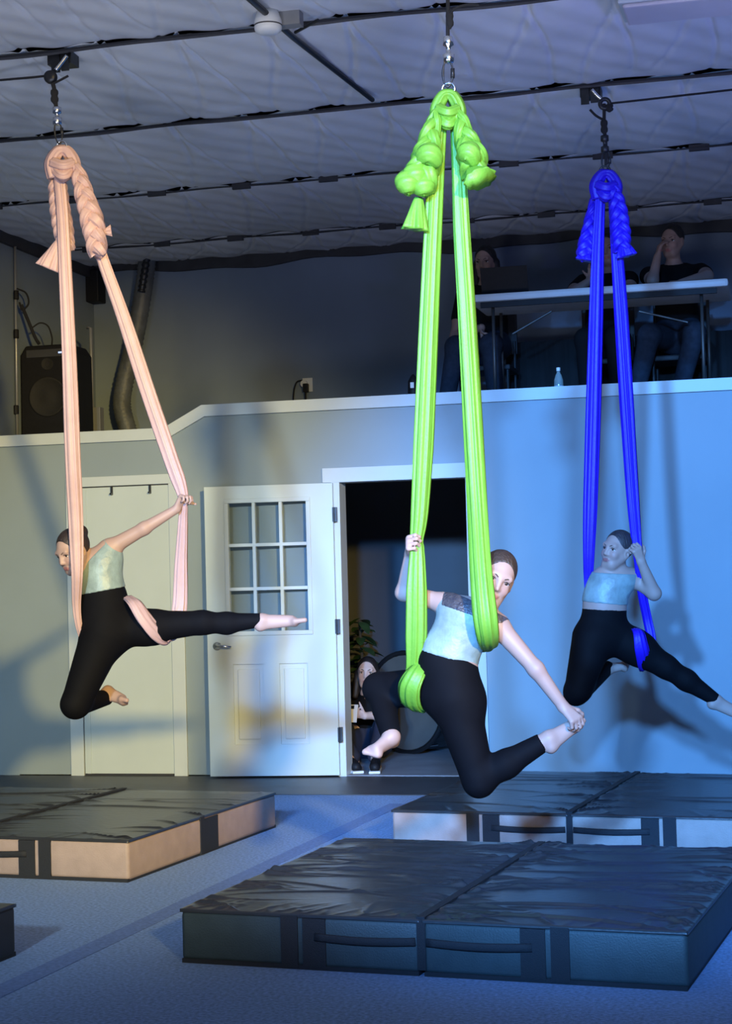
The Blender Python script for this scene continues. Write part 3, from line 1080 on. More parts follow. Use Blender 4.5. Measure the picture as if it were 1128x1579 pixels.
def foot_prims(ankle, toe, sole, size=1.0):
    """pointed foot from ankle to toe; sole = direction the sole faces"""
    d = nrm(toe - ankle)
    L = np.linalg.norm(toe - ankle)
    sn = nrm(sole)
    sn = nrm(sn - d * (sn @ d))
    sd = np.cross(d, sn)
    heel = ankle + sn * 0.032 * size - d * 0.012
    ball = ankle + d * L * 0.76 + sn * 0.020 * size
    out = [(ankle, heel, 0.030 * size, 0.026 * size, 0.02), (heel, ball, 0.022 * size, 0.020 * size, 0.02),
           (ankle, ankle + d * L * 0.68, 0.030 * size, 0.019 * size, 0.02),
           (ball - sd * 0.018 * size, ball + sd * 0.018 * size, 0.018 * size, 0.018 * size, 0.02)]
    for i in range(5):
        o = (-0.026 + 0.013 * i) * size
        rr = (0.0135 if i == 0 else 0.0112 - 0.0007 * i) * size
        b = ball + sd * o
        e = ankle + d * (L * (1.0 - 0.035 * i)) + sd * o * 1.05 + sn * 0.016 * size
        out.append((b, e, rr * 1.1, rr, 0.006))
    return out


SKIN = mat('skin', (0.62, 0.40, 0.31), 0.5, attr=True, spec=0.4)
SKIN_C = np.array([0.43, 0.285, 0.235])
LIP_C = np.array([0.36, 0.14, 0.13])
BLUSH_C = np.array([0.44, 0.23, 0.19])
legging_m = mat('black_leggings', (0.0045, 0.0045, 0.006), 0.75, var=0.1, vscale=20, spec=0.1)
eye_m = mat('eye_white', (0.75, 0.74, 0.72), 0.2, var=0.02)
iris_m = mat('eye_iris', (0.03, 0.02, 0.018), 0.15, var=0.05)
brow_m = mat('eyebrow_hair', (0.07, 0.04, 0.03), 0.8, var=0.2, vscale=200)


class Head:
    def __init__(s, c, fwd, up, size=1.0):
        s.c = np.asarray(c, float)
        s.f = nrm(fwd)
        s.u = nrm(np.asarray(up) - s.f * (np.asarray(up) @ s.f))
        s.r = np.cross(s.f, s.u)
        s.s = size

    def p(s, x, y, z):
        """x right of the face, y up, z forward, in metres of an adult head"""
        return s.c + (s.r * x + s.u * y + s.f * z) * s.s

    def carve(s, S):
        A = (s.r, s.u, s.f)
        z = s.s
        S.ell(s.p(0, 0.030, -0.012), A, np.array([0.074, 0.088, 0.092]) * z, 0.02)      # skull
        S.ell(s.p(0, -0.028, 0.030), A, np.array([0.056, 0.078, 0.058]) * z, 0.035)     # face
        S.cone(s.p(-0.018, -0.088, 0.052), s.p(0.018, -0.088, 0.052), 0.022 * z, 0.022 * z, 0.03)   # chin
        S.cone(s.p(-0.05, -0.035, 0.0), s.p(-0.022, -0.083, 0.045), 0.022 * z, 0.018 * z, 0.025)    # jaw
        S.cone(s.p(0.05, -0.035, 0.0), s.p(0.022, -0.083, 0.045), 0.022 * z, 0.018 * z, 0.025)
        for e in (-1, 1):
            S.ell(s.p(e * 0.033, -0.030, 0.062), A, np.array([0.022, 0.020, 0.018]) * z, 0.02)      # cheek
            S.ell(s.p(e * 0.031, 0.006, 0.092), A, np.array([0.019, 0.012, 0.016]) * z, 0.012, op='s')  # socket
            S.ell(s.p(e * 0.074, -0.008, -0.008), A, np.array([0.010, 0.030, 0.018]) * z, 0.008)    # ear
            S.ell(s.p(e * 0.080, -0.006, -0.002), A, np.array([0.006, 0.016, 0.008]) * z, 0.004, op='s')
        S.cone(s.p(-0.04, 0.026, 0.074), s.p(0.04, 0.026, 0.074), 0.010 * z, 0.010 * z, 0.02)       # brow
        S.cone(s.p(0, 0.012, 0.086), s.p(0, -0.026, 0.100), 0.007 * z, 0.0095 * z, 0.014)            # nose
        S.cone(s.p(-0.010, -0.030, 0.089), s.p(0.010, -0.030, 0.089), 0.0075 * z, 0.0075 * z, 0.008)
        S.cone(s.p(-0.018, -0.058, 0.084), s.p(0.018, -0.058, 0.082), 0.0055 * z, 0.0055 * z, 0.006)  # lips
        S.cone(s.p(-0.014, -0.067, 0.083), s.p(0.014, -0.067, 0.081), 0.006 * z, 0.006 * z, 0.006)

    def tint(s, V, col):
        q = (V - s.c) / s.s
        x, y, z = q @ s.r, q @ s.u, q @ s.f
        lip = np.clip(1.4 - np.sqrt((x / 0.020) ** 2 + ((y + 0.0625) / 0.0095) ** 2), 0, 0.4) / 0.4 * (z > 0.06)
        col = col * (1 - lip[:, None]) + LIP_C * lip[:, None]
        bl = 0.5 * np.exp(-(((np.abs(x) - 0.038) / 0.02) ** 2 + ((y + 0.028) / 0.02) ** 2)) * (z > 0.03)
        return col * (1 - bl[:, None]) + BLUSH_C * bl[:, None]

    def extras(s, parent, hairc, style='bun'):
        for e in (-1, 1):
            c = s.p(e * 0.031, 0.004, 0.066)
            r0 = 0.0135 * s.s
            g = MB()
            M3 = [s.r, s.u, s.f]
            prof = [(max(1e-4, r0 * math.sin(a)), r0 * math.cos(a)) for a in np.linspace(0, math.pi, 11)]
            vs = []
            for rr, h in prof:
                for k in range(16):
                    t = 2 * math.pi * k / 16
                    vs.append(c + s.r * (rr * math.cos(t) * 1.15) + s.u * (rr * math.sin(t) * .8) + s.f * h)
            fs = [(i * 16 + k, i * 16 + (k + 1) % 16, (i + 1) * 16 + (k + 1) % 16, (i + 1) * 16 + k) for i in range(10) for k in range(16)]
            o = g.add(vs, fs).build('eye', eye_m, parent, smooth=True)
            o.data.materials.append(iris_m)
            for p in o.data.polygons:
                if (np.array(p.center) - (c - 0)) @ s.f > r0 * 0.80:
                    p.material_index = 1
            b = [s.p(e * 0.014, 0.020, 0.089), s.p(e * 0.032, 0.027, 0.085), s.p(e * 0.050, 0.019, 0.072)]
            MB().tube(spline(b, 12), [(0.0032 * s.s, 0.0022 * s.s)] * 12, 6).build('eyebrow', brow_m, parent, smooth=True)
            b = [s.p(e * 0.015, 0.006, 0.079), s.p(e * 0.031, 0.0125, 0.0815), s.p(e * 0.047, 0.005, 0.073)]
            MB().tube(spline(b, 12), 0.0022 * s.s, 6).build('eyelash', iris_m, parent, smooth=True)
        # hair
        h = 0.005
        S = SDF(s.c - 0.30, s.c + 0.30, h)
        A = (s.r, s.u, s.f)
        S.ell(s.p(0, 0.034, -0.016), A, np.array([0.0775, 0.0915, 0.0955]) * s.s, 0.01)
        if style == 'long':
            S.cone(s.p(-0.072, -0.01, -0.02), s.p(-0.085, -0.17, 0.0), 0.03, 0.024, 0.03)
            S.cone(s.p(0.072, -0.01, -0.02), s.p(0.085, -0.17, 0.0), 0.03, 0.024, 0.03)
            S.cone(s.p(0, -0.02, -0.06), s.p(0, -0.17, -0.06), 0.075, 0.06, 0.03)
        # face opening
        S.ell(s.p(0, -0.035, 0.085), A, np.array([0.076, 0.122, 0.080]) * s.s, 0.01, op='s')
        for e in (-1, 1):
            if style != 'long':
                S.ell(s.p(e * 0.080, -0.04, 0.01), A, np.array([0.03, 0.055, 0.045]) * s.s, 0.01, op='s')
        S.cut(s.p(0, -0.055, 0), -s.u, 0.12) if style in ('bun', 'short') else None
        if style == 'bun':
            S.ell(s.p(0.0, 0.075, -0.098), A, np.array([0.040, 0.038, 0.034]) * s.s, 0.012)
        V, Q = S.mesh()
        hm = mat('hair_%d_%d' % (int(hairc[0] * 1000), int(hairc[2] * 1000)), hairc, 0.55, var=0.35, vscale=40, stretch=(1, 1, 0.2), bump=0.6, bscale=120)
        return mesh_object('hair', V, Q, hm, parent, s.c)


def build_person(label, prims, head, neck, hands, feet, legs_cut, top_cut, top_mat, leg_mat, hairc, style='bun', h=0.005, skin=SKIN_C, origin=None,
                 top_style='tank', group=None, grow_l=0.004, grow_t=0.005):
    """prims: (a, b, ra, rb, k, flat, tags) ; tags letters: B skin only, L leggings, T top"""
    allp = np.array([p for q in prims for p in (q[0], q[1])] + [p for f in feet for q in f for p in (q[0], q[1])] + [p for f in hands for q in f for p in (q[0], q[1])] + [head.c])
    lo, hi = allp.min(0) - 0.19, allp.max(0) + 0.19
    S = SDF(lo, hi, h)
    for a, b, ra, rb, k, fl, tg in prims:
        S.cone(a, b, ra, rb, k, 0.0, fl)
    S.cone(neck[0], neck[1], neck[2], neck[2] * 0.92, 0.025)
    head.carve(S)
    for hd in list(hands) + list(feet):
        T = SDF(lo, hi, h)
        pts = np.array([p for q in hd for p in (q[0], q[1])])
        sl, _ = S.sub(pts.min(0) - 0.06, pts.max(0) + 0.06)
        for a, b, ra, rb, k in hd:
            T.cone(a, b, ra, rb, k)
        S.merge(sl, T.F[sl], 0.012)
    V, Q = S.mesh()
    tint = head.tint(V, np.tile(np.asarray(skin, float), (len(V), 1)))
    org = V.mean(0) if origin is None else np.asarray(origin, float)
    body = mesh_object('person', V, Q, SKIN, None, org, tint)
    tag(body, label, 'person', group)
    del S
    for nm, t, m, gr, cuts in (('leggings', 'L', leg_mat, grow_l, legs_cut), ('top', 'T', top_mat, grow_t, top_cut)):
        sel = [q for q in prims if t in q[6]]
        if not sel or m is None:
            continue
        S = SDF(lo, hi, h)
        for a, b, ra, rb, k, fl, tg in sel:
            S.cone(a, b, ra, rb, k, gr, fl)
        for c in cuts:
            S.cut(*c)
        V, Q = S.mesh()
        mesh_object(nm if m is not None else nm, V, Q, m, body, org)
    head.extras(body, hairc, style)
    return body


# iridescent crop top, and dark lace yoke for the nearest dancer
top_m = mat('pale_satin', (0.25, 0.33, 0.32), 0.42, var=0.22, vscale=16, bump=0.5, bscale=26, spec=0.45)
lace_m = mat('sequin_lace', (0.03, 0.03, 0.045), 0.35, col2=(0.10, 0.09, 0.095), vscale=55, bump=0.6, bscale=90)

# ---- centre dancer (faces left, chest turned to the audience, left hand holding her left foot)
d = DC
neckb, chinb = at(741, 950, d - .02), at(757, 918, d - .03)
headC = Head(at(764, 892, d - .02), cv(0.10, -0.16, 1), cv(0.42, 0.9, 0.15), 0.95)
shL, shR = at(686, 931, d + .03), at(768, 966, d - .05)
elL, wrL = at(622, 914, d + .10), at(632, 853, d + .04)
elR, wrR = at(826, 1032, d - .10), at(868, 1090, d - .10)
fl = cv(0, 0, 1)
knF, anF = at(584, 1062, d + .24), at(603, 1136, d - .02)
knB, anB = at(738, 1206, d - .06), at(846, 1139, d - .09)
prims = [
    (at(704, 948, d), at(748, 962, d - .03), .062, .066, .05, (fl, .8), 'T'),
    (shL, at(712, 945, d), .040, .055, .04, None, 'T'),
    (shR, at(748, 958, d - .03), .040, .052, .04, None, 'T'),
    (at(718, 962, d - .01), at(701, 1000, d), .098, .092, .05, (fl, .78), 'T'),
    (at(699, 992, d), at(687, 1020, d), .094, .098, .05, (fl, .8), 'TL'),
    (at(688, 1018, d), at(692, 1066, d), .100, .116, .05, (fl, .85), 'TL'),
    (at(700, 1050, d - .02), at(714, 1082, d - .02), .09, .085, .05, None, 'L'),
    (at(672, 1062, d + .06), knF, .088, .062, .04, None, 'L'),
    (knF, anF, .056, .036, .03, None, 'L'),
    (at(703, 1082, d - .03), knB, .094, .060, .05, None, 'L'),
    (at(738, 1200, d - .06), at(780, 1178, d - .07), .056, .050, .03, None, 'L'),
    (at(780, 1178, d - .07), anB, .050, .032, .03, None, 'L'),
    (shL, elL, .040, .032, .03, None, 'B'), (elL, wrL, .032, .022, .02, None, 'B'),
    (shR, elR, .042, .031, .03, None, 'B'), (elR, wrR, .033, .023, .02, None, 'B'),
]
ftB = foot_prims(anB, at(893, 1108, d - .06), cv(-.45, .6, .2) * -1 + cv(.6, -.1, .3), 0.95)
ftF = foot_prims(anF, at(570, 1160, d - .10), cv(-.5, -.8, .1), 0.95)
hdL = hand_prims(wrL, cv(-.12, .55, .85), cv(1, .05, .1), (1.15, 1.25, 0.9), 1, 0.95)
hdR = hand_prims(wrR, at(886, 1108, d - .13) - wrR, cv(-.35, -.5, -.8), (0.8, 0.8, 0.6), 1, 0.9)
bodyC = build_person('dancer in pale crop top and black leggings hanging in lime green silks, holding one foot', prims, headC, (neckb, chinb, .040), [hdL, hdR], [ftB, ftF],
                     [(at(686, 1006, d), cv(.265, .964, 0), .28), (anF, anF - knF, .07), (at(836, 1145, d - .09), anB - knB, .07)],
                     [(at(685, 1012, d), cv(-.265, -.964, 0), .4), (at(742, 936, d - .03), cv(.45, .9, -.1), .16)], top_m, legging_m, (0.045, 0.028, 0.02))
# lace yoke over the chest
S = SDF(at(700, 940, d) - .22, at(740, 950, d) + .22, .005)
for a, b, ra, rb, k, f2, tg in prims[:4]:
    S.cone(a, b, ra, rb, k, .008, f2)
S.cut(at(720, 945, d), cv(-.30, -.95, 0), .6)
S.cut(at(742, 934, d - .03), cv(.45, .9, -.1), .6)
S.cut(at(680, 930, d), cv(-1, .2, 0), .6)
V, Q = S.mesh()
mesh_object('lace_yoke', V, Q, lace_m, bodyC, V.mean(0))

# ---- left dancer
d = DL
headL = Head(at(113, 851, d - .05), cv(-.62, -.38, .72), cv(-.30, .93, .12), 0.94)
neckb, chinb = at(140, 872, d), at(125, 862, d - .03)
shR, elR, wrR = at(168, 846, d), at(222, 815, d - .02), at(272, 785, d + .0)
shL, elL, wrL = at(134, 882, d + .08), at(140, 915, d + .20), at(152, 948, d + .20)
kn1, an1 = at(312, 960, d - .02), at(404, 956, d)
kn2, an2 = at(116, 1086, d - .10), at(163, 1076, d + .16)
prims = [
    (at(148, 866, d), at(168, 858, d), .062, .060, .05, (fl, .8), 'T'),
    (shR, at(160, 862, d), .046, .055, .04, None, 'T'),
    (shL, at(150, 875, d + .02), .044, .055, .04, None, 'T'),
    (at(157, 876, d), at(156, 900, d), .094, .090, .05, (fl, .8), 'T'),
    (at(157, 900, d), at(160, 925, d), .092, .102, .05, (fl, .82), 'TL'),
    (at(161, 925, d), at(168, 966, d), .104, .118, .05, (fl, .85), 'TL'),
    (at(160, 955, d), at(164, 985, d), .11, .095, .05, None, 'L'),
    (at(178, 968, d + .02), at(236, 968, d), .098, .082, .05, None, 'L'),
    (at(225, 967, d), kn1, .080, .054, .04, None, 'L'),
    (kn1, at(350, 961, d), .052, .048, .03, None, 'L'), (at(350, 961, d), an1, .048, .030, .03, None, 'L'),
    (at(158, 982, d - .02), kn2, .108, .068, .05, None, 'L'),
    (kn2, an2, .060, .036, .03, None, 'L'),
    (shR, elR, .042, .032, .03, None, 'B'), (elR, wrR, .032, .022, .02, None, 'B'),
    (shL, elL, .040, .030, .03, None, 'B'), (elL, wrL, .030, .022, .02, None, 'B'),
]
ft1 = foot_prims(an1, at(470, 953, d), cv(.05, -1, .25), 0.95)
ft2 = foot_prims(at(166, 1066, d + .16), at(200, 1080, d + .10), cv(.3, -.6, .5), 0.9)
hd1 = hand_prims(wrR, at(284, 762, d - .01) - wrR, cv(.8, -.2, .5), (1.1, 1.1, 0.9), 1, 0.9)
hd2 = hand_prims(wrL, at(162, 970, d + .2) - wrL, cv(.2, 0, 1), (.7, .7, .6), 1, 0.85)
build_person('dancer in lime-lit crop top with one leg stretched level, held by pink silks', prims, headL, (neckb, chinb, .040), [hd1, hd2], [ft1, ft2],
             [(at(157, 906, d), cv(-.18, .98, 0), .28), (at(405, 955, d), an1 - kn1, .06), (an2 + (an2 - kn2) * .05, an2 - kn2, .055)],
             [(at(157, 911, d), cv(.18, -.98, 0), .4), (at(138, 866, d), cv(-.8, .75, 0), .13)], top_m, legging_m, (0.03, 0.02, 0.018))
# thigh wrap of the pink silk
strand(silkL, 'thigh_wrap', [(196, 920, d - .02), (208, 930, d - .11), (222, 952, d - .125), (240, 974, d - .09), (256, 984, d - .02), (270, 972, d + .08)], pink_m,
       [.05, .062, .07, .07, .06, .05], 21, thick=.22, n=50)

# ---- right dancer
d = DR
headR = Head(at(951, 849, d - .02), cv(-.70, .10, .62), cv(.16, .97, .05), 0.93)
neckb, chinb = at(951, 888, d), at(954, 868, d - .01)
shL, elL, wrL = at(972, 890, d + .02), at(1008, 915, d - .03), at(988, 866, d - .08)
shR, elR, wrR = at(925, 896, d + .12), at(920, 925, d + .24), at(935, 945, d + .18)
kn1, an1 = at(1026, 1028, d - .02), at(1104, 1080, d - .02)
kn2, an2 = at(887, 1070, d - .10), at(936, 1030, d + .16)
prims = [
    (at(932, 893, d), at(962, 893, d), .060, .062, .05, (fl, .8), 'T'),
    (shL, at(958, 895, d), .044, .055, .04, None, 'T'), (shR, at(935, 897, d + .04), .040, .052, .04, None, 'T'),
    (at(940, 902, d), at(932, 925, d), .105, .104, .05, (fl, .8), 'T'),
    (at(932, 920, d), at(931, 942, d), .104, .106, .05, (fl, .8), 'TL'),
    (at(932, 942, d), at(927, 980, d), .102, .120, .05, (fl, .85), 'TL'),
    (at(946, 980, d + .02), at(985, 1000, d), .095, .088, .05, None, 'L'),
    (at(978, 998, d), kn1, .088, .060, .04, None, 'L'),
    (kn1, at(1058, 1049, d - .02), .056, .052, .03, None, 'L'), (at(1058, 1049, d - .02), an1, .052, .030, .03, None, 'L'),
    (at(913, 985, d - .02), at(892, 1060, d - .09), .108, .072, .05, None, 'L'),
    (kn2, an2, .062, .036, .03, None, 'L'),
    (shL, elL, .042, .036, .03, None, 'B'), (elL, wrL, .038, .024, .02, None, 'B'),
    (shR, elR, .040, .032, .03, None, 'B'), (elR, wrR, .032, .022, .02, None, 'B'),
]
ft1 = foot_prims(an1, at(1166, 1112, d - .04), cv(-.4, -.9, .2), 0.95)
ft2 = foot_prims(an2, at(968, 1024, d + .20), cv(.1, -.4, .9), 0.9)
hd1 = hand_prims(wrL, at(981, 846, d - .10) - wrL, cv(-.45, .0, -1), (0.9, 1.1, 0.9), -1, 0.9)
hd2 = hand_prims(wrR, at(945, 960, d + .16) - wrR, cv(.2, 0, 1), (.7, .7, .6), 1, 0.85)
bodyR = build_person('dancer in blue-lit crop top with bent arm, held by violet silks at the right', prims, headR, (neckb, chinb, .040), [hd1, hd2], [ft1, ft2],
             [(at(931, 938, d), cv(.04, 1, 0), .28), (at(1103, 1079, d - .02), an1 - kn1, .06), (an2 + (an2 - kn2) * .05, an2 - kn2, .055)],
             [(at(932, 930, d), cv(-.09, -1, 0), .4), (at(950, 884, d), cv(.05, 1, 0), .13)], top_m, legging_m, (0.035, 0.03, 0.035))
g = MB()
g.torus(at(953, 879, d - .005), at(954, 868, d) - at(951, 888, d), .043, .007, 30, 8)
g.build('choker', black_m, bodyR, smooth=True)
strand(silkR, 'thigh_wrap', [(975, 968, d + .02), (984, 975, d - .10), (989, 1000, d - .115), (993, 1022, d - .06), (997, 1030, d + .02), (1004, 1010, d + .09)], blue_m,
       [.04, .055, .07, .07, .06, .05], 22, thick=.25, n=50)
# thigh wrap of the green silk
d = DC
strand(silkC, 'thigh_wrap', [(650, 1025, d - .02), (640, 1040, d - .055), (630, 1062, d - .05), (632, 1085, d + .0), (645, 1092, d + .08), (655, 1060, d + .16)], green_m,
       [.05, .07, .085, .085, .07, .05], 23, thick=.3, n=50)

# ------------------------------------------------------------------ ceiling fittings
# strip light at the top right
p0 = atz(962, 42, CZ - .12)
LX0, LY0 = p0[0], p0[1]
fx = empty('strip_light', (LX0 + .65, LY0 - .1, CZ - .05))
tag(fx, 'unlit white ceiling strip light at the top right corner', 'ceiling light')
MB().box(LX0, LX0 + 1.3, LY0 - .30, LY0, CZ - .10, CZ + .02).build('housing', trim_m, fx, bevel=.006)
MB().box(LX0 + .02, LX0 + 1.28, LY0 - .29, LY0 - .01, CZ - .12, CZ - .10).build('diffuser', mat('diffuser', (0.62, 0.58, 0.62), 0.3, var=.03), fx, bevel=.01)
# smoke detector
ps = atz(413, 37, CZ - .085)
sm = empty('smoke_detector', ps)
tag(sm, 'round white smoke detector on the ceiling between pink and green silks', 'smoke detector')
white_m = mat('white_plastic', (0.72, 0.73, 0.72), 0.4, var=.03)
MB().lathe([(.002, -.045), (.045, -.045), (.062, -.034), (.066, -.02), (.066, .012), (.05, .06)], ps, 28).build('cover', white_m, sm, smooth=True)
MB().lathe([(.0668, -.012), (.0668, -.006)], ps, 28).build('vent_slot', seam_m, sm)
g = MB()
g.box(ps[0] + .02, ps[0] + .15, ps[1] + .02, ps[1] + .09, CZ - .09, CZ - .02)
g.build('junction_box', mat('grey_box', (.22, .22, .22), .5, var=.1), sm)
# dark conduit running across the bays
ca, cb_, cc_ = atz(378, -8, CZ - .05), atz(452, 58, CZ - .05), atz(574, 154, CZ - .05)
g = MB()
cdir = nrm(ca - cb_)
g.tube([ca + cdir * .6, ca, cb_, cc_], [.016, .016, .015, .014], 8)
cn = g.build('conduit', dsteel_m, None, smooth=True)
tag(cn, 'dark conduit running diagonally across the ceiling past the smoke detector', 'conduit')
g = MB()
q0, q1 = atz(455, 50, CZ - .06), atz(490, 31, CZ - .06)
g.tube([q0, q1], .008, 8).build('branch', dsteel_m, cn)

# ------------------------------------------------------------------ loft furniture
LF = 2.58
ty0, ty1 = 0.42, 1.14
tl = aty(728, 455, ty0)
tr_ = aty(1122, 432, ty0)
tz = (tl[2] + tr_[2]) / 2 + .01
tb = empty('folding_table', ((tl[0] + tr_[0]) / 2, (ty0 + ty1) / 2, LF))
tag(tb, 'long white-topped folding table on the loft', 'table')
g = MB()
g.box(tl[0] - .03, tr_[0], ty0, ty1, tz - .055, tz)
g.build('table_top', mat('table_laminate', (.62, .66, .68), .45, var=.05, vscale=9), tb, bevel=.018)
MB().box(tl[0] + .05, tr_[0] - .08, ty0 + .03, ty0 + .05, tz - .095, tz - .055).build('apron_rail', black_m, tb)
for (u, y) in ((761, ty0 + .12), (773, ty1 - .12), (1083, ty0 + .12), (1092, ty1 - .12)):
    x = aty(u, 520, y)[0]
    MB().tube([(x, y, LF), (x, y, tz - .055)], .012, 10).build('leg', mat('leg_steel', (.09, .085, .08), .45, metal=.5, var=.1), tb, smooth=True)
for (u0, v0, u1, v1) in ((790, 515, 850, 480), (985, 480, 1060, 497)):
    MB().tube([aty(u0, v0, ty0 + .3), aty(u1, v1, ty0 + .3)], .008, 8).build('brace', mat('leg_steel', (.25, .24, .23)), tb)
# laptop
lt = empty('laptop', (0, 0, 0))
lc = aty(780, 448, .66)
lt.location = (lc[0], lc[1], tz)
tag(lt, 'open black laptop on the loft table in front of the seated woman', 'laptop')
lp = MB()
lp.add([(-.17, -.03, .012), (.17, -.03, .012), (.17, -.10, .21), (-.17, -.10, .21), (-.17, -.035, .008), (.17, -.035, .008), (.17, -.108, .208), (-.17, -.108, .208)],
       [(0, 1, 2, 3), (7, 6, 5, 4), (0, 4, 5, 1), (1, 5, 6, 2), (2, 6, 7, 3), (3, 7, 4, 0)])
o = lp.build('screen_lid', black_m)
o.parent = lt
o = MB().box(-.17, .17, -.03, .2, 0, .016).build('keyboard_base', black_m, bevel=.004)
o.parent = lt
# water bottle on the edge of the loft
bp = aty(861, 592, .24)
bt = empty('water_bottle', (bp[0], .24, LF))
tag(bt, 'small clear water bottle standing on the loft edge under the table', 'bottle')
zb = bp[2] - LF
bm_ = mat('bottle_plastic', (.42, .52, .50), .12, var=.05, trans=.5)
pz = [(.001, 0), (.031, 0), (.033, .01), (.031, .05), (.033, .09), (.032, .12), (.022, .15), (.012, .165), (.012, .178)]
hh = 2.66 + .14 - LF
g = MB().lathe([(r, z * 1.15) for r, z in pz], (bp[0], .24, LF), 20)
g.build('body', bm_, bt, smooth=True)
MB().lathe([(.014, .203), (.014, .225), (.01, .227)], (bp[0], .24, LF), 16).build('cap', white_m, bt)
MB().lathe([(.0335, .06), (.0335, .1)], (bp[0], .24, LF), 20).build('label_band', mat('bottle_label', (.35, .45, .5), .4, var=.2, vscale=30), bt)

# PA speaker and poles at the left of the loft
LF2 = 2.42
sc_ = aty(66, 600, .75)
spk = empty('loudspeaker', (sc_[0], .75, LF2))
tag(spk, 'black loudspeaker cabinet on the loft behind the pink silk', 'loudspeaker')
ztop = aty(66, 532, .6)[2]
g = MB()
x0, x1 = aty(31, 600, .6)[0], aty(116, 600, .6)[0]
poly = [(x0 + .05, LF2), (x1 - .05, LF2), (x1, LF2 + .08), (x1 - .005, ztop - .07), (x1 - .05, ztop), (x0 + .05, ztop), (x0 + .005, ztop - .07), (x0, LF2 + .08)]
g.prism_y(poly, .6, .95)
g.build('cabinet', black_m, spk, bevel=.015)
xm = (x0 + x1) / 2
MB().lathe([(.15, .60), (.155, .594), (.145, .590), (.138, .597), (.06, .600), (.04, .597), (.002, .595)], (xm, 0, aty(70, 612, .6)[2]), 32, 'y').build(
    'woofer', mat('speaker_cone', (.010, .010, .011), .8, var=.2, vscale=60), spk, smooth=True)
MB().box(x0 + .06, x1 - .06, .592, .6, ztop - .095, ztop - .035).build('handle_plate', mat('grey_plate', (.04, .042, .05), .4, var=.1), spk, bevel=.003)
lightm = bpy.data.materials.new('blue_led')
lightm.use_nodes = True
lightm.node_tree.nodes['Principled BSDF'].inputs['Emission Color'].default_value = (.2, .4, 1, 1)
lightm.node_tree.nodes['Principled BSDF'].inputs['Emission Strength'].default_value = 1.2
MB().box(x1 - .13, x1 - .07, .588, .592, ztop - .072, ztop - .06).build('indicator_light', lightm, spk)
MB().lathe([(.05, .6), (.045, .592), (.02, .598)], (xm, 0, ztop - .15), 20, 'y').build('tweeter_horn', mat('speaker_cone', (.02, .02, .022)), spk)
MB().box(xm - .015, xm + .015, .588, .592, LF2 + .11, LF2 + .125).build('badge', mat('badge', (.3, .3, .3), .4, var=.1), spk)

grey_m = mat('grey_pole', (.30, .31, .33), .4, metal=.5, var=.1)
px = aty(25, 520, .5)
st = empty('pole_stand', (px[0], .5, LF2))
tag(st, 'thin grey pole with clamped cable at the left edge of the loft', 'pole')
MB().tube([aty(27, 700, .5), aty(23, 380, .5)], .011, 10).build('pole', grey_m, st, smooth=True)
for v in (455, 515, 632):
    c = aty(25, v, .5)
    MB().lathe([(.017, -.035), (.02, -.03), (.02, .03), (.017, .035)], c, 12).build('clamp', black_m, st)
rope_part(st, 'cable', [aty(26, 445, .49), aty(40, 452, .5), aty(44, 468, .5), aty(34, 478, .5), aty(30, 466, .49)], .007)
rope_part(st, 'cable', [aty(33, 470, .5), aty(44, 496, .52), aty(54, 520, .55), aty(60, 530, .6)], .014)
rope_part(st, 'cable', [aty(50, 505, .53), aty(62, 498, .55), aty(74, 503, .58), aty(80, 520, .62), aty(80, 532, .66)], .006)

px = aty(141, 580, 1.12)
st = empty('pipe_stand', (px[0], 1.12, LF2))
tag(st, 'thin upright grey pipe beside the pink silk on the loft', 'pipe')
MB().tube([aty(143, 680, 1.12), aty(140, 506, 1.12), aty(134, 505, 1.12)], .014, 10).build('pipe', grey_m, st, smooth=True)
b0 = aty(150, 640, 1.12)
MB().box(b0[0] - .04, b0[0] + .04, 1.08, 1.16, b0[2] - .15, b0[2] + .06).build('base_box', mat('base_grey', (.16, .17, .19), .5, var=.1), st, bevel=.005)

c = aty(141, 440, 2.0)
bx = MB().box(c[0] - .09, c[0] + .09, 1.93, 2.098, c[2] - .15, c[2] + .12).build('wall_cabinet', black_m, bevel=.01)
tag(bx, 'small black box mounted high on the loft wall', 'wall box')

# flexible duct hanging on the loft wall
dk = empty('flexible_duct', aty(205, 520, 1.9))
tag(dk, 'grey flexible duct hanging down the loft wall', 'duct')
dm = mat('duct_grey', (.09, .10, .11), .5, var=.25, vscale=10, bump=.4, bscale=40)
path = spline([aty(227, 400, 1.92), aty(222, 440, 1.9), aty(214, 490, 1.9), aty(204, 540, 1.9), aty(192, 590, 1.9), aty(188, 625, 1.88), aty(196, 660, 1.88), aty(205, 690, 1.9)], 90)
MB().tube(path, .075, 18, prof=lambda th, t: 1 + .06 * math.sin(t * 260)).build('hose', dm, dk, smooth=True)
MB().tube(spline([aty(226, 398, 1.82), aty(222, 425, 1.8), aty(218, 450, 1.8)], 20), .03, 12, prof=lambda th, t: 1 + .2 * math.sin(t * 40)).build('clamp_band', dsteel_m, dk, smooth=True)

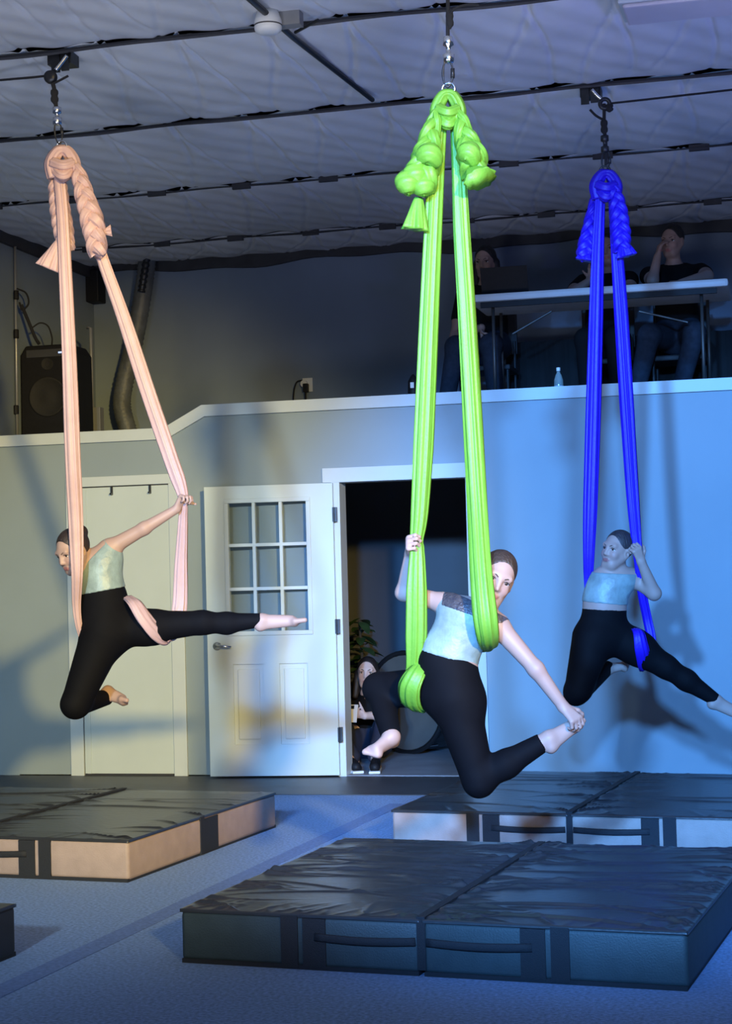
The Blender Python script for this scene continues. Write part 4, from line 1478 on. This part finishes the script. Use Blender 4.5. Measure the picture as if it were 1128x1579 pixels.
# wall socket with plugs
p = aty(473, 596, 2.1)
so = empty('wall_socket', (p[0], 2.1, p[2]))
tag(so, 'white wall socket with black plugs and cables on the loft wall', 'socket')
MB().box(p[0] - .035, p[0] + .05, 2.09, 2.1, p[2] - .045, p[2] + .07).build('plate', white_m, so, bevel=.003)
MB().lathe([(.028, 2.05), (.03, 2.06), (.03, 2.09)], (p[0] - .015, 0, p[2] + .02), 18, 'y').build('adapter', white_m, so)
MB().box(p[0] - .02, p[0] + .02, 2.04, 2.09, p[2] - .05, p[2] + .02).build('plug', black_m, so, bevel=.004)
rope_part(so, 'cable', [(p[0] - .03, 2.06, p[2] + .05), (p[0] - .08, 2.06, p[2] + .03), (p[0] - .11, 2.07, p[2] - .08), (p[0] - .12, 2.08, p[2] - .3)], .006)
rope_part(so, 'cable', [(p[0], 2.05, p[2] - .04), (p[0] + .0, 2.06, p[2] - .15), (p[0] + .01, 2.08, p[2] - .3)], .008)

# small black pouch
p = aty(637, 597, .3)
pu = empty('black_pouch', (p[0], .3, LF))
tag(pu, 'small black pear-shaped pouch with pale tag on the loft edge', 'pouch')
z1 = p[2] - LF + .09
MB().lathe([(.002, 0), (.04, 0), (.043, .05), (.038, z1 - .05), (.02, z1 - .015), (.008, z1), (.001, z1 + .004)], (p[0], .3, LF), 18).build('body', black_m, pu, smooth=True)
MB().box(p[0] - .012, p[0] + .014, .254, .258, LF + z1 - .10, LF + z1 - .06).build('tag', white_m, pu)

# dark sheet added to stand for the shade under the table
sk = MB()
nx = 60
xa, xb = aty(765, 560, 1.3)[0], aty(1180, 560, 1.3)[0]
for i in range(nx):
    xx0, xx1 = xa + (xb - xa) * i / nx, xa + (xb - xa) * (i + 1) / nx
    o0, o1 = .02 * math.sin(i * .9), .02 * math.sin((i + 1) * .9)
    sk.add([(xx0, 1.75 + o0, LF), (xx1, 1.75 + o1, LF), (xx1, 1.75 + o1, LF + .62), (xx0, 1.75 + o0, LF + .62),
            (xx0, 1.76 + o0, LF), (xx1, 1.76 + o1, LF), (xx1, 1.76 + o1, LF + .62), (xx0, 1.76 + o0, LF + .62)],
           [(0, 1, 2, 3), (7, 6, 5, 4), (3, 2, 6, 7), (0, 4, 5, 1)])
tag(sk.build('shade_sheet', mat('shade_black', (.01, .01, .011), .9, var=.2), smooth=True), 'low black sheet added for the shade under the loft table', 'drape')

# ------------------------------------------------------------------ sitters on the loft
black_shirt = mat('black_shirt', (.008, .008, .009), .85, var=.1, spec=.15)
jeans_m = mat('dark_jeans', (.022, .028, .042), .85, var=.2, vscale=30, spec=.2)
pale_skin = np.array([.34, .22, .18])


def chair(x, y, label):
    r = empty('chair', (x, y, LF))
    tag(r, label, 'chair', 'dark chairs behind the loft table')
    dk_ = mat('chair_black', (.012, .012, .013), .6, var=.2)
    for nme, b in (('seat', (-.2, .2, -.2, .2, .34, .38)), ('backrest', (-.2, .2, .19, .22, .5, .82))):
        o = MB().box(*b).build(nme, dk_, bevel=.01)
        o.parent = r
    for sx in (-.18, .18):
        for sy in (-.18, .18):
            o = MB().tube([(sx, sy, 0), (sx, sy, .34 if sy < 0 else .6)], .012, 8).build('leg', dk_)
            o.parent = r


def sitter(label, x, y, hp, hf, hu, arms, shirt, trousers, hairc, style, legs=((-.12,), (.12,)), lean=0.0, hands=None):
    """seated figure; hp head centre; arms: list of (shoulder dx, elbow, wrist, hand dir, palm)"""
    hp = np.asarray(hp, float)
    pel = np.array([x, y, LF + .55])
    chest = np.array([hp[0] * .65 + x * .35, hp[1] * .5 + y * .5 + .02, hp[2] - .36])
    nb = np.array([hp[0] * .85 + x * .15, hp[1] + .03, hp[2] - .17])
    bk = np.array([0, 1.0, 0])
    pr = [(pel, (pel + chest) / 2, .15, .135, .05, (bk, .75), 'TL'), ((pel + chest) / 2, chest, .135, .15, .05, (bk, .72), 'T'),
          (chest + (-.07, 0, .10), chest + (.07, 0, .10), .09, .09, .06, (bk, .8), 'T'), (chest + (0, 0, .08), nb, .08, .05, .05, None, 'T')]
    hnd = []
    for sx, el, wr, hd, pm, sd in arms:
        sh = chest + np.array([sx, 0, .12])
        el, wr = np.asarray(el, float), np.asarray(wr, float)
        pr += [(sh, el, .058, .044, .04, None, 'B'), (el, wr, .042, .028, .02, None, 'B'), (sh, sh + (el - sh) * .55, .060, .054, .04, None, 'T')]
        hnd.append(hand_prims(wr, np.asarray(hd, float), np.asarray(pm, float), (.5, .5, .4), sd, 1.05))
    ft = []
    for kx, ky, ax_, ay_ in legs:
        k_ = np.array([x + kx, y - ky, LF + .50])
        an = np.array([x + ax_, y - ay_, LF + .09])
        pr += [(pel + np.array([np.sign(kx) * .09, -.05, -.02]), k_, .095, .07, .05, None, 'L'), (k_, an, .065, .048, .03, None, 'L')]
        ft.append(foot_prims(an, an + np.array([0.02, -.19, -.05]), np.array([0, 0, -1.0]), 1.2))
    H = Head(hp, hf, hu, 1.05)
    return build_person(label, pr, H, (nb - np.array([0, 0, .03]), hp + np.array([0, 0.01, -.08]), .055), hnd, ft,
                        [(pel + np.array([0, 0, .12]), (0, 0, 1), .3)], [(nb + np.array([0, -.02, .0]), (0, -.3, 1), .12)],
                        shirt, trousers, hairc, style, h=.008, skin=pale_skin, group='people seated at the loft table', grow_l=.012, grow_t=.012)


yS = 1.32
hw = aty(748, 404, yS - .08)
xw = hw[0] - .02
chair(xw, yS + .02, 'dark chair under the woman at the laptop')
e1 = aty(728, 470, yS - .15)
sitter('woman with long dark hair in black clothes seated behind the laptop', xw, yS, hw, (-.15, -1, -.2), (0, 0, 1),
       [(-.17, (xw - .22, yS - .12, LF + .62), aty(742, 505, yS - .35), (.1, -.1, -1), (1, 0, 0), 1),
        (.17, (xw + .25, yS - .1, tz + .03), (xw + .12, yS - .36, tz + .06), (-.5, -1, 0), (0, 0, -1), 1)],
       black_shirt, jeans_m, (.012, .010, .010), 'long', legs=((-.16, .42, -.25, .40), (.10, .42, .12, .35)))
hm = aty(935, 385, yS)
xm2 = hm[0] - .03
chair(xm2, yS + .02, 'dark chair under the person half hidden by violet silk')
sitter('person in black half hidden behind the violet silk at the loft table', xm2, yS, hm, (0, -1, -.1), (0, 0, 1),
       [(-.17, (xm2 - .22, yS - .30, tz + .05), (xm2 - .06, yS - .34, tz + .14), (.2, .1, 1), (0, 1, 0), 1),
        (.17, (xm2 + .22, yS - .3, tz + .05), (xm2 + .05, yS - .36, tz + .05), (-1, -.2, .1), (0, 0, -1), 1)],
       black_shirt, black_shirt, (.02, .015, .012), 'short', legs=((-.1, .42, -.1, .38), (.12, .42, .12, .38)))
hr = aty(1036, 372, yS - .06)
xr = hr[0] + .02
chair(xr, yS + .02, 'dark chair under the man leaning on his hand')
sitter('man in black shirt and jeans leaning his cheek on his hand at the loft table', xr, yS, hr, (-.35, -1, -.15), (.05, 0, 1),
       [(-.19, aty(1006, 432, yS - .28), aty(1013, 396, yS - .20), (.25, .1, 1), (.8, .4, 0), 1),
        (.19, aty(1090, 425, yS - .22), aty(1050, 436, yS - .42), (-1, -.2, 0), (0, 0, -1), -1)],
       black_shirt, jeans_m, (.018, .014, .012), 'short', legs=((-.18, .44, -.3, .30), (.14, .42, .02, .36)))

# ------------------------------------------------------------------ behind the doorway
yd = 0.98
hd_ = aty(566, 1038, yd)
x = hd_[0]
bk = np.array([0, 1.0, 0])
pel = np.array([x - .03, yd + .15, .13])
ch = np.array([x - .02, yd + .10, hd_[2] - .34])
nb = np.array([x - .01, yd + .03, hd_[2] - .15])
kA, kB = np.array([x - .22, yd - .30, .34]), np.array([x + .20, yd - .25, .36])
aA, aB = np.array([x - .02, yd - .40, .08]), np.array([x + .14, yd - .40, .08])
shs = [ch + np.array([-.17, 0, .10]), ch + np.array([.17, 0, .10])]
els = [np.array([x - .22, yd - .12, .36]), np.array([x + .20, yd - .10, .36])]
wrs = [np.array([x - .08, yd - .34, .36]), np.array([x + .06, yd - .34, .37])]
pr = [(pel, ch, .15, .14, .05, (bk, .75), 'TL'), (ch + (-.07, 0, .08), ch + (.07, 0, .08), .085, .085, .06, (bk, .8), 'T'), (ch + (0, 0, .06), nb, .07, .05, .05, None, 'T')]
for i in (0, 1):
    pr += [(shs[i], els[i], .052, .042, .04, None, 'T'), (els[i], wrs[i], .038, .027, .02, None, 'B')]
for k_, a_ in ((kA, aA), (kB, aB)):
    pr += [(pel + np.array([np.sign(k_[0] - x) * .09, -.05, 0]), k_, .09, .065, .05, None, 'L'), (k_, a_, .06, .042, .03, None, 'L')]
hn = [hand_prims(wrs[0], np.array([.6, -.6, .2]), np.array([.6, .3, .5]), (.6, .6, .5), 1, 1.0), hand_prims(wrs[1], np.array([-.6, -.6, .2]), np.array([-.6, .3, .5]), (.6, .6, .5), -1, 1.0)]
ft = [foot_prims(aA, aA + np.array([-.05, -.18, -.05]), np.array([0, 0, -1.0]), 1.15), foot_prims(aB, aB + np.array([.05, -.18, -.05]), np.array([0, 0, -1.0]), 1.15)]
build_person('smiling person in dark clothes sitting on the floor inside the doorway', pr, Head(hd_, (.12, -1, .05), (.05, 0, 1), 1.02), (nb - np.array([0, 0, .02]), hd_ + np.array([0, .01, -.08]), .05), hn, ft,
             [(pel + np.array([0, 0, .12]), (0, 0, 1), .25)], [(nb, (0, -.3, 1), .12)], black_shirt, mat('navy_trousers', (.02, .025, .05), .8, var=.1),
             (.014, .010, .009), 'long', h=.008, skin=np.array([.6, .42, .34]), grow_l=.01, grow_t=.01)
# phone in the hands
ph = (wrs[0] + wrs[1]) / 2 + np.array([0, -.10, .03])
o = empty('phone', ph)
tag(o, 'pale phone held by the person sitting inside the doorway', 'phone')
a = MB().box(-.04, .04, -.005, .005, -.07, .07).build('case', white_m, bevel=.004)
a.parent = o
a.rotation_euler = (-.5, 0, 0)
b = MB().box(-.012, .012, -.009, -.004, .035, .06).build('camera_bump', black_m)
b.parent = a

# big black drum lying on its side
dc = aty(648, 1078, 1.58)
R = .39
dr = empty('bass_drum', (dc[0], 1.58, .02))
tag(dr, 'large round black drum on its side in the back room', 'drum')
cz = R + .015
dcx = dc[0]
pts = []
gsh = MB()
ax = nrm((-.55, -1, 0))
bx_ = nrm(np.cross(ax, (0, 0, 1)))
cen = np.array([dcx, 1.58, cz])


def drum_ring(g, prof, seg=40):
    vs = []
    for r_, h_ in prof:
        for k in range(seg):
            t = 2 * math.pi * k / seg
            vs.append(cen + ax * h_ + bx_ * (r_ * math.cos(t)) + np.array([0, 0, 1]) * (r_ * math.sin(t)))
    n_ = len(prof)
    fs = [(i * seg + k, i * seg + (k + 1) % seg, (i + 1) * seg + (k + 1) % seg, (i + 1) * seg + k) for i in range(n_ - 1) for k in range(seg)]
    fs += [tuple(range(seg)), tuple((n_ - 1) * seg + k for k in range(seg))]
    return g.add(vs, fs)


drum_ring(MB(), [(R - .03, -.2), (R - .01, -.19), (R - .01, .15), (R - .012, .17)]).build('shell', mat('drum_shell', (.02, .02, .022), .35, var=.1), dr, smooth=False)
g = MB()
g.torus(cen + ax * .175, ax, R - .005, .02, 48, 10)
g.build('hoop', mat('drum_hoop', (.012, .012, .013), .25, var=.1), dr, smooth=True)
drum_ring(MB(), [(R - .025, .168), (R - .025, .178)]).build('drum_head', mat('drum_skin', (.10, .095, .085), .5, var=.25, vscale=3), dr)
for k in range(8):
    t = 2 * math.pi * k / 8 + .2
    e = cen + bx_ * (R * math.cos(t)) + np.array([0, 0, 1]) * (R * math.sin(t))
    MB().tube([e + ax * .19, e + ax * .06], .008, 8).build('tension_rod', steel_m, dr)

# potted plant in the corner
pp = aty(556, 975, 2.45)
pl = empty('potted_plant', (pp[0], 2.45, .012))
tag(pl, 'dark leafy potted plant behind the person in the doorway', 'plant')
leaf_m = mat('plant_leaf', (.045, .11, .04), .5, var=.3, vscale=12)
MB().lathe([(.10, .012), (.13, .30), (.145, .32), (.145, .36), (.12, .36), (.12, .33)], (pp[0], 2.45, 0), 24).build('pot', mat('dark_pot', (.05, .04, .035), .6, var=.2), pl, smooth=True)
MB().tube(spline([(pp[0], 2.45, .33), (pp[0] + .01, 2.44, .6), (pp[0] - .01, 2.45, pp[2] + .1)], 14), .012, 8).build('stem', mat('stem', (.06, .05, .03), .8, var=.2), pl)
r = random.Random(5)
for k in range(34):
    zz = .5 + (pp[2] + .12 - .5) * (k / 33.0)
    a = k * 2.4
    base = np.array([pp[0], 2.45, zz])
    out = np.array([math.cos(a), math.sin(a), r.uniform(-.1, .6)])
    L = r.uniform(.13, .22)
    o2 = nrm(out)
    sd = nrm(np.cross(o2, (0, 0, 1)))
    vs, fs = [], []
    for i in range(7):
        t = i / 6
        c = base + o2 * (L * t) + np.array([0, 0, -.08 * t * t])
        wd = .042 * math.sin(math.pi * min(1, t * .93 + .05)) ** .8
        vs += [c - sd * wd, c + np.array([0, 0, -.012 * math.sin(math.pi * t)]), c + sd * wd]
    for i in range(6):
        fs += [(3 * i, 3 * i + 1, 3 * i + 4, 3 * i + 3), (3 * i + 1, 3 * i + 2, 3 * i + 5, 3 * i + 4)]
    MB().add(vs, fs).build('leaf', leaf_m, pl, smooth=True)
# pair of shoes by the door jamb
for k, (u, v) in enumerate(((545, 1168), (578, 1176))):
    p = aty(u, v, .2)
    s_ = empty('shoe', (p[0], .2, .012))
    tag(s_, ('black trainer nearest the door jamb, beside the sitting person', 'black trainer second from the door jamb, beside the sitting person')[k], 'shoe', 'trainers on the back room floor')
    g = MB()
    g.tube([(0, -.10, .035), (0, -.04, .042), (0, .04, .05), (0, .11, .055)], [(.03, .034), (.036, .04), (.045, .038), (.04, .036)], 14, ref=(0, 0, 1))
    o = g.build('upper', black_m, smooth=True)
    o.parent = s_
    o = MB().box(-.04, .04, -.13, .14, 0, .018).build('sole', white_m, bevel=.006)
    o.parent = s_
    s_.rotation_euler = (0, 0, .5 - k * .3)
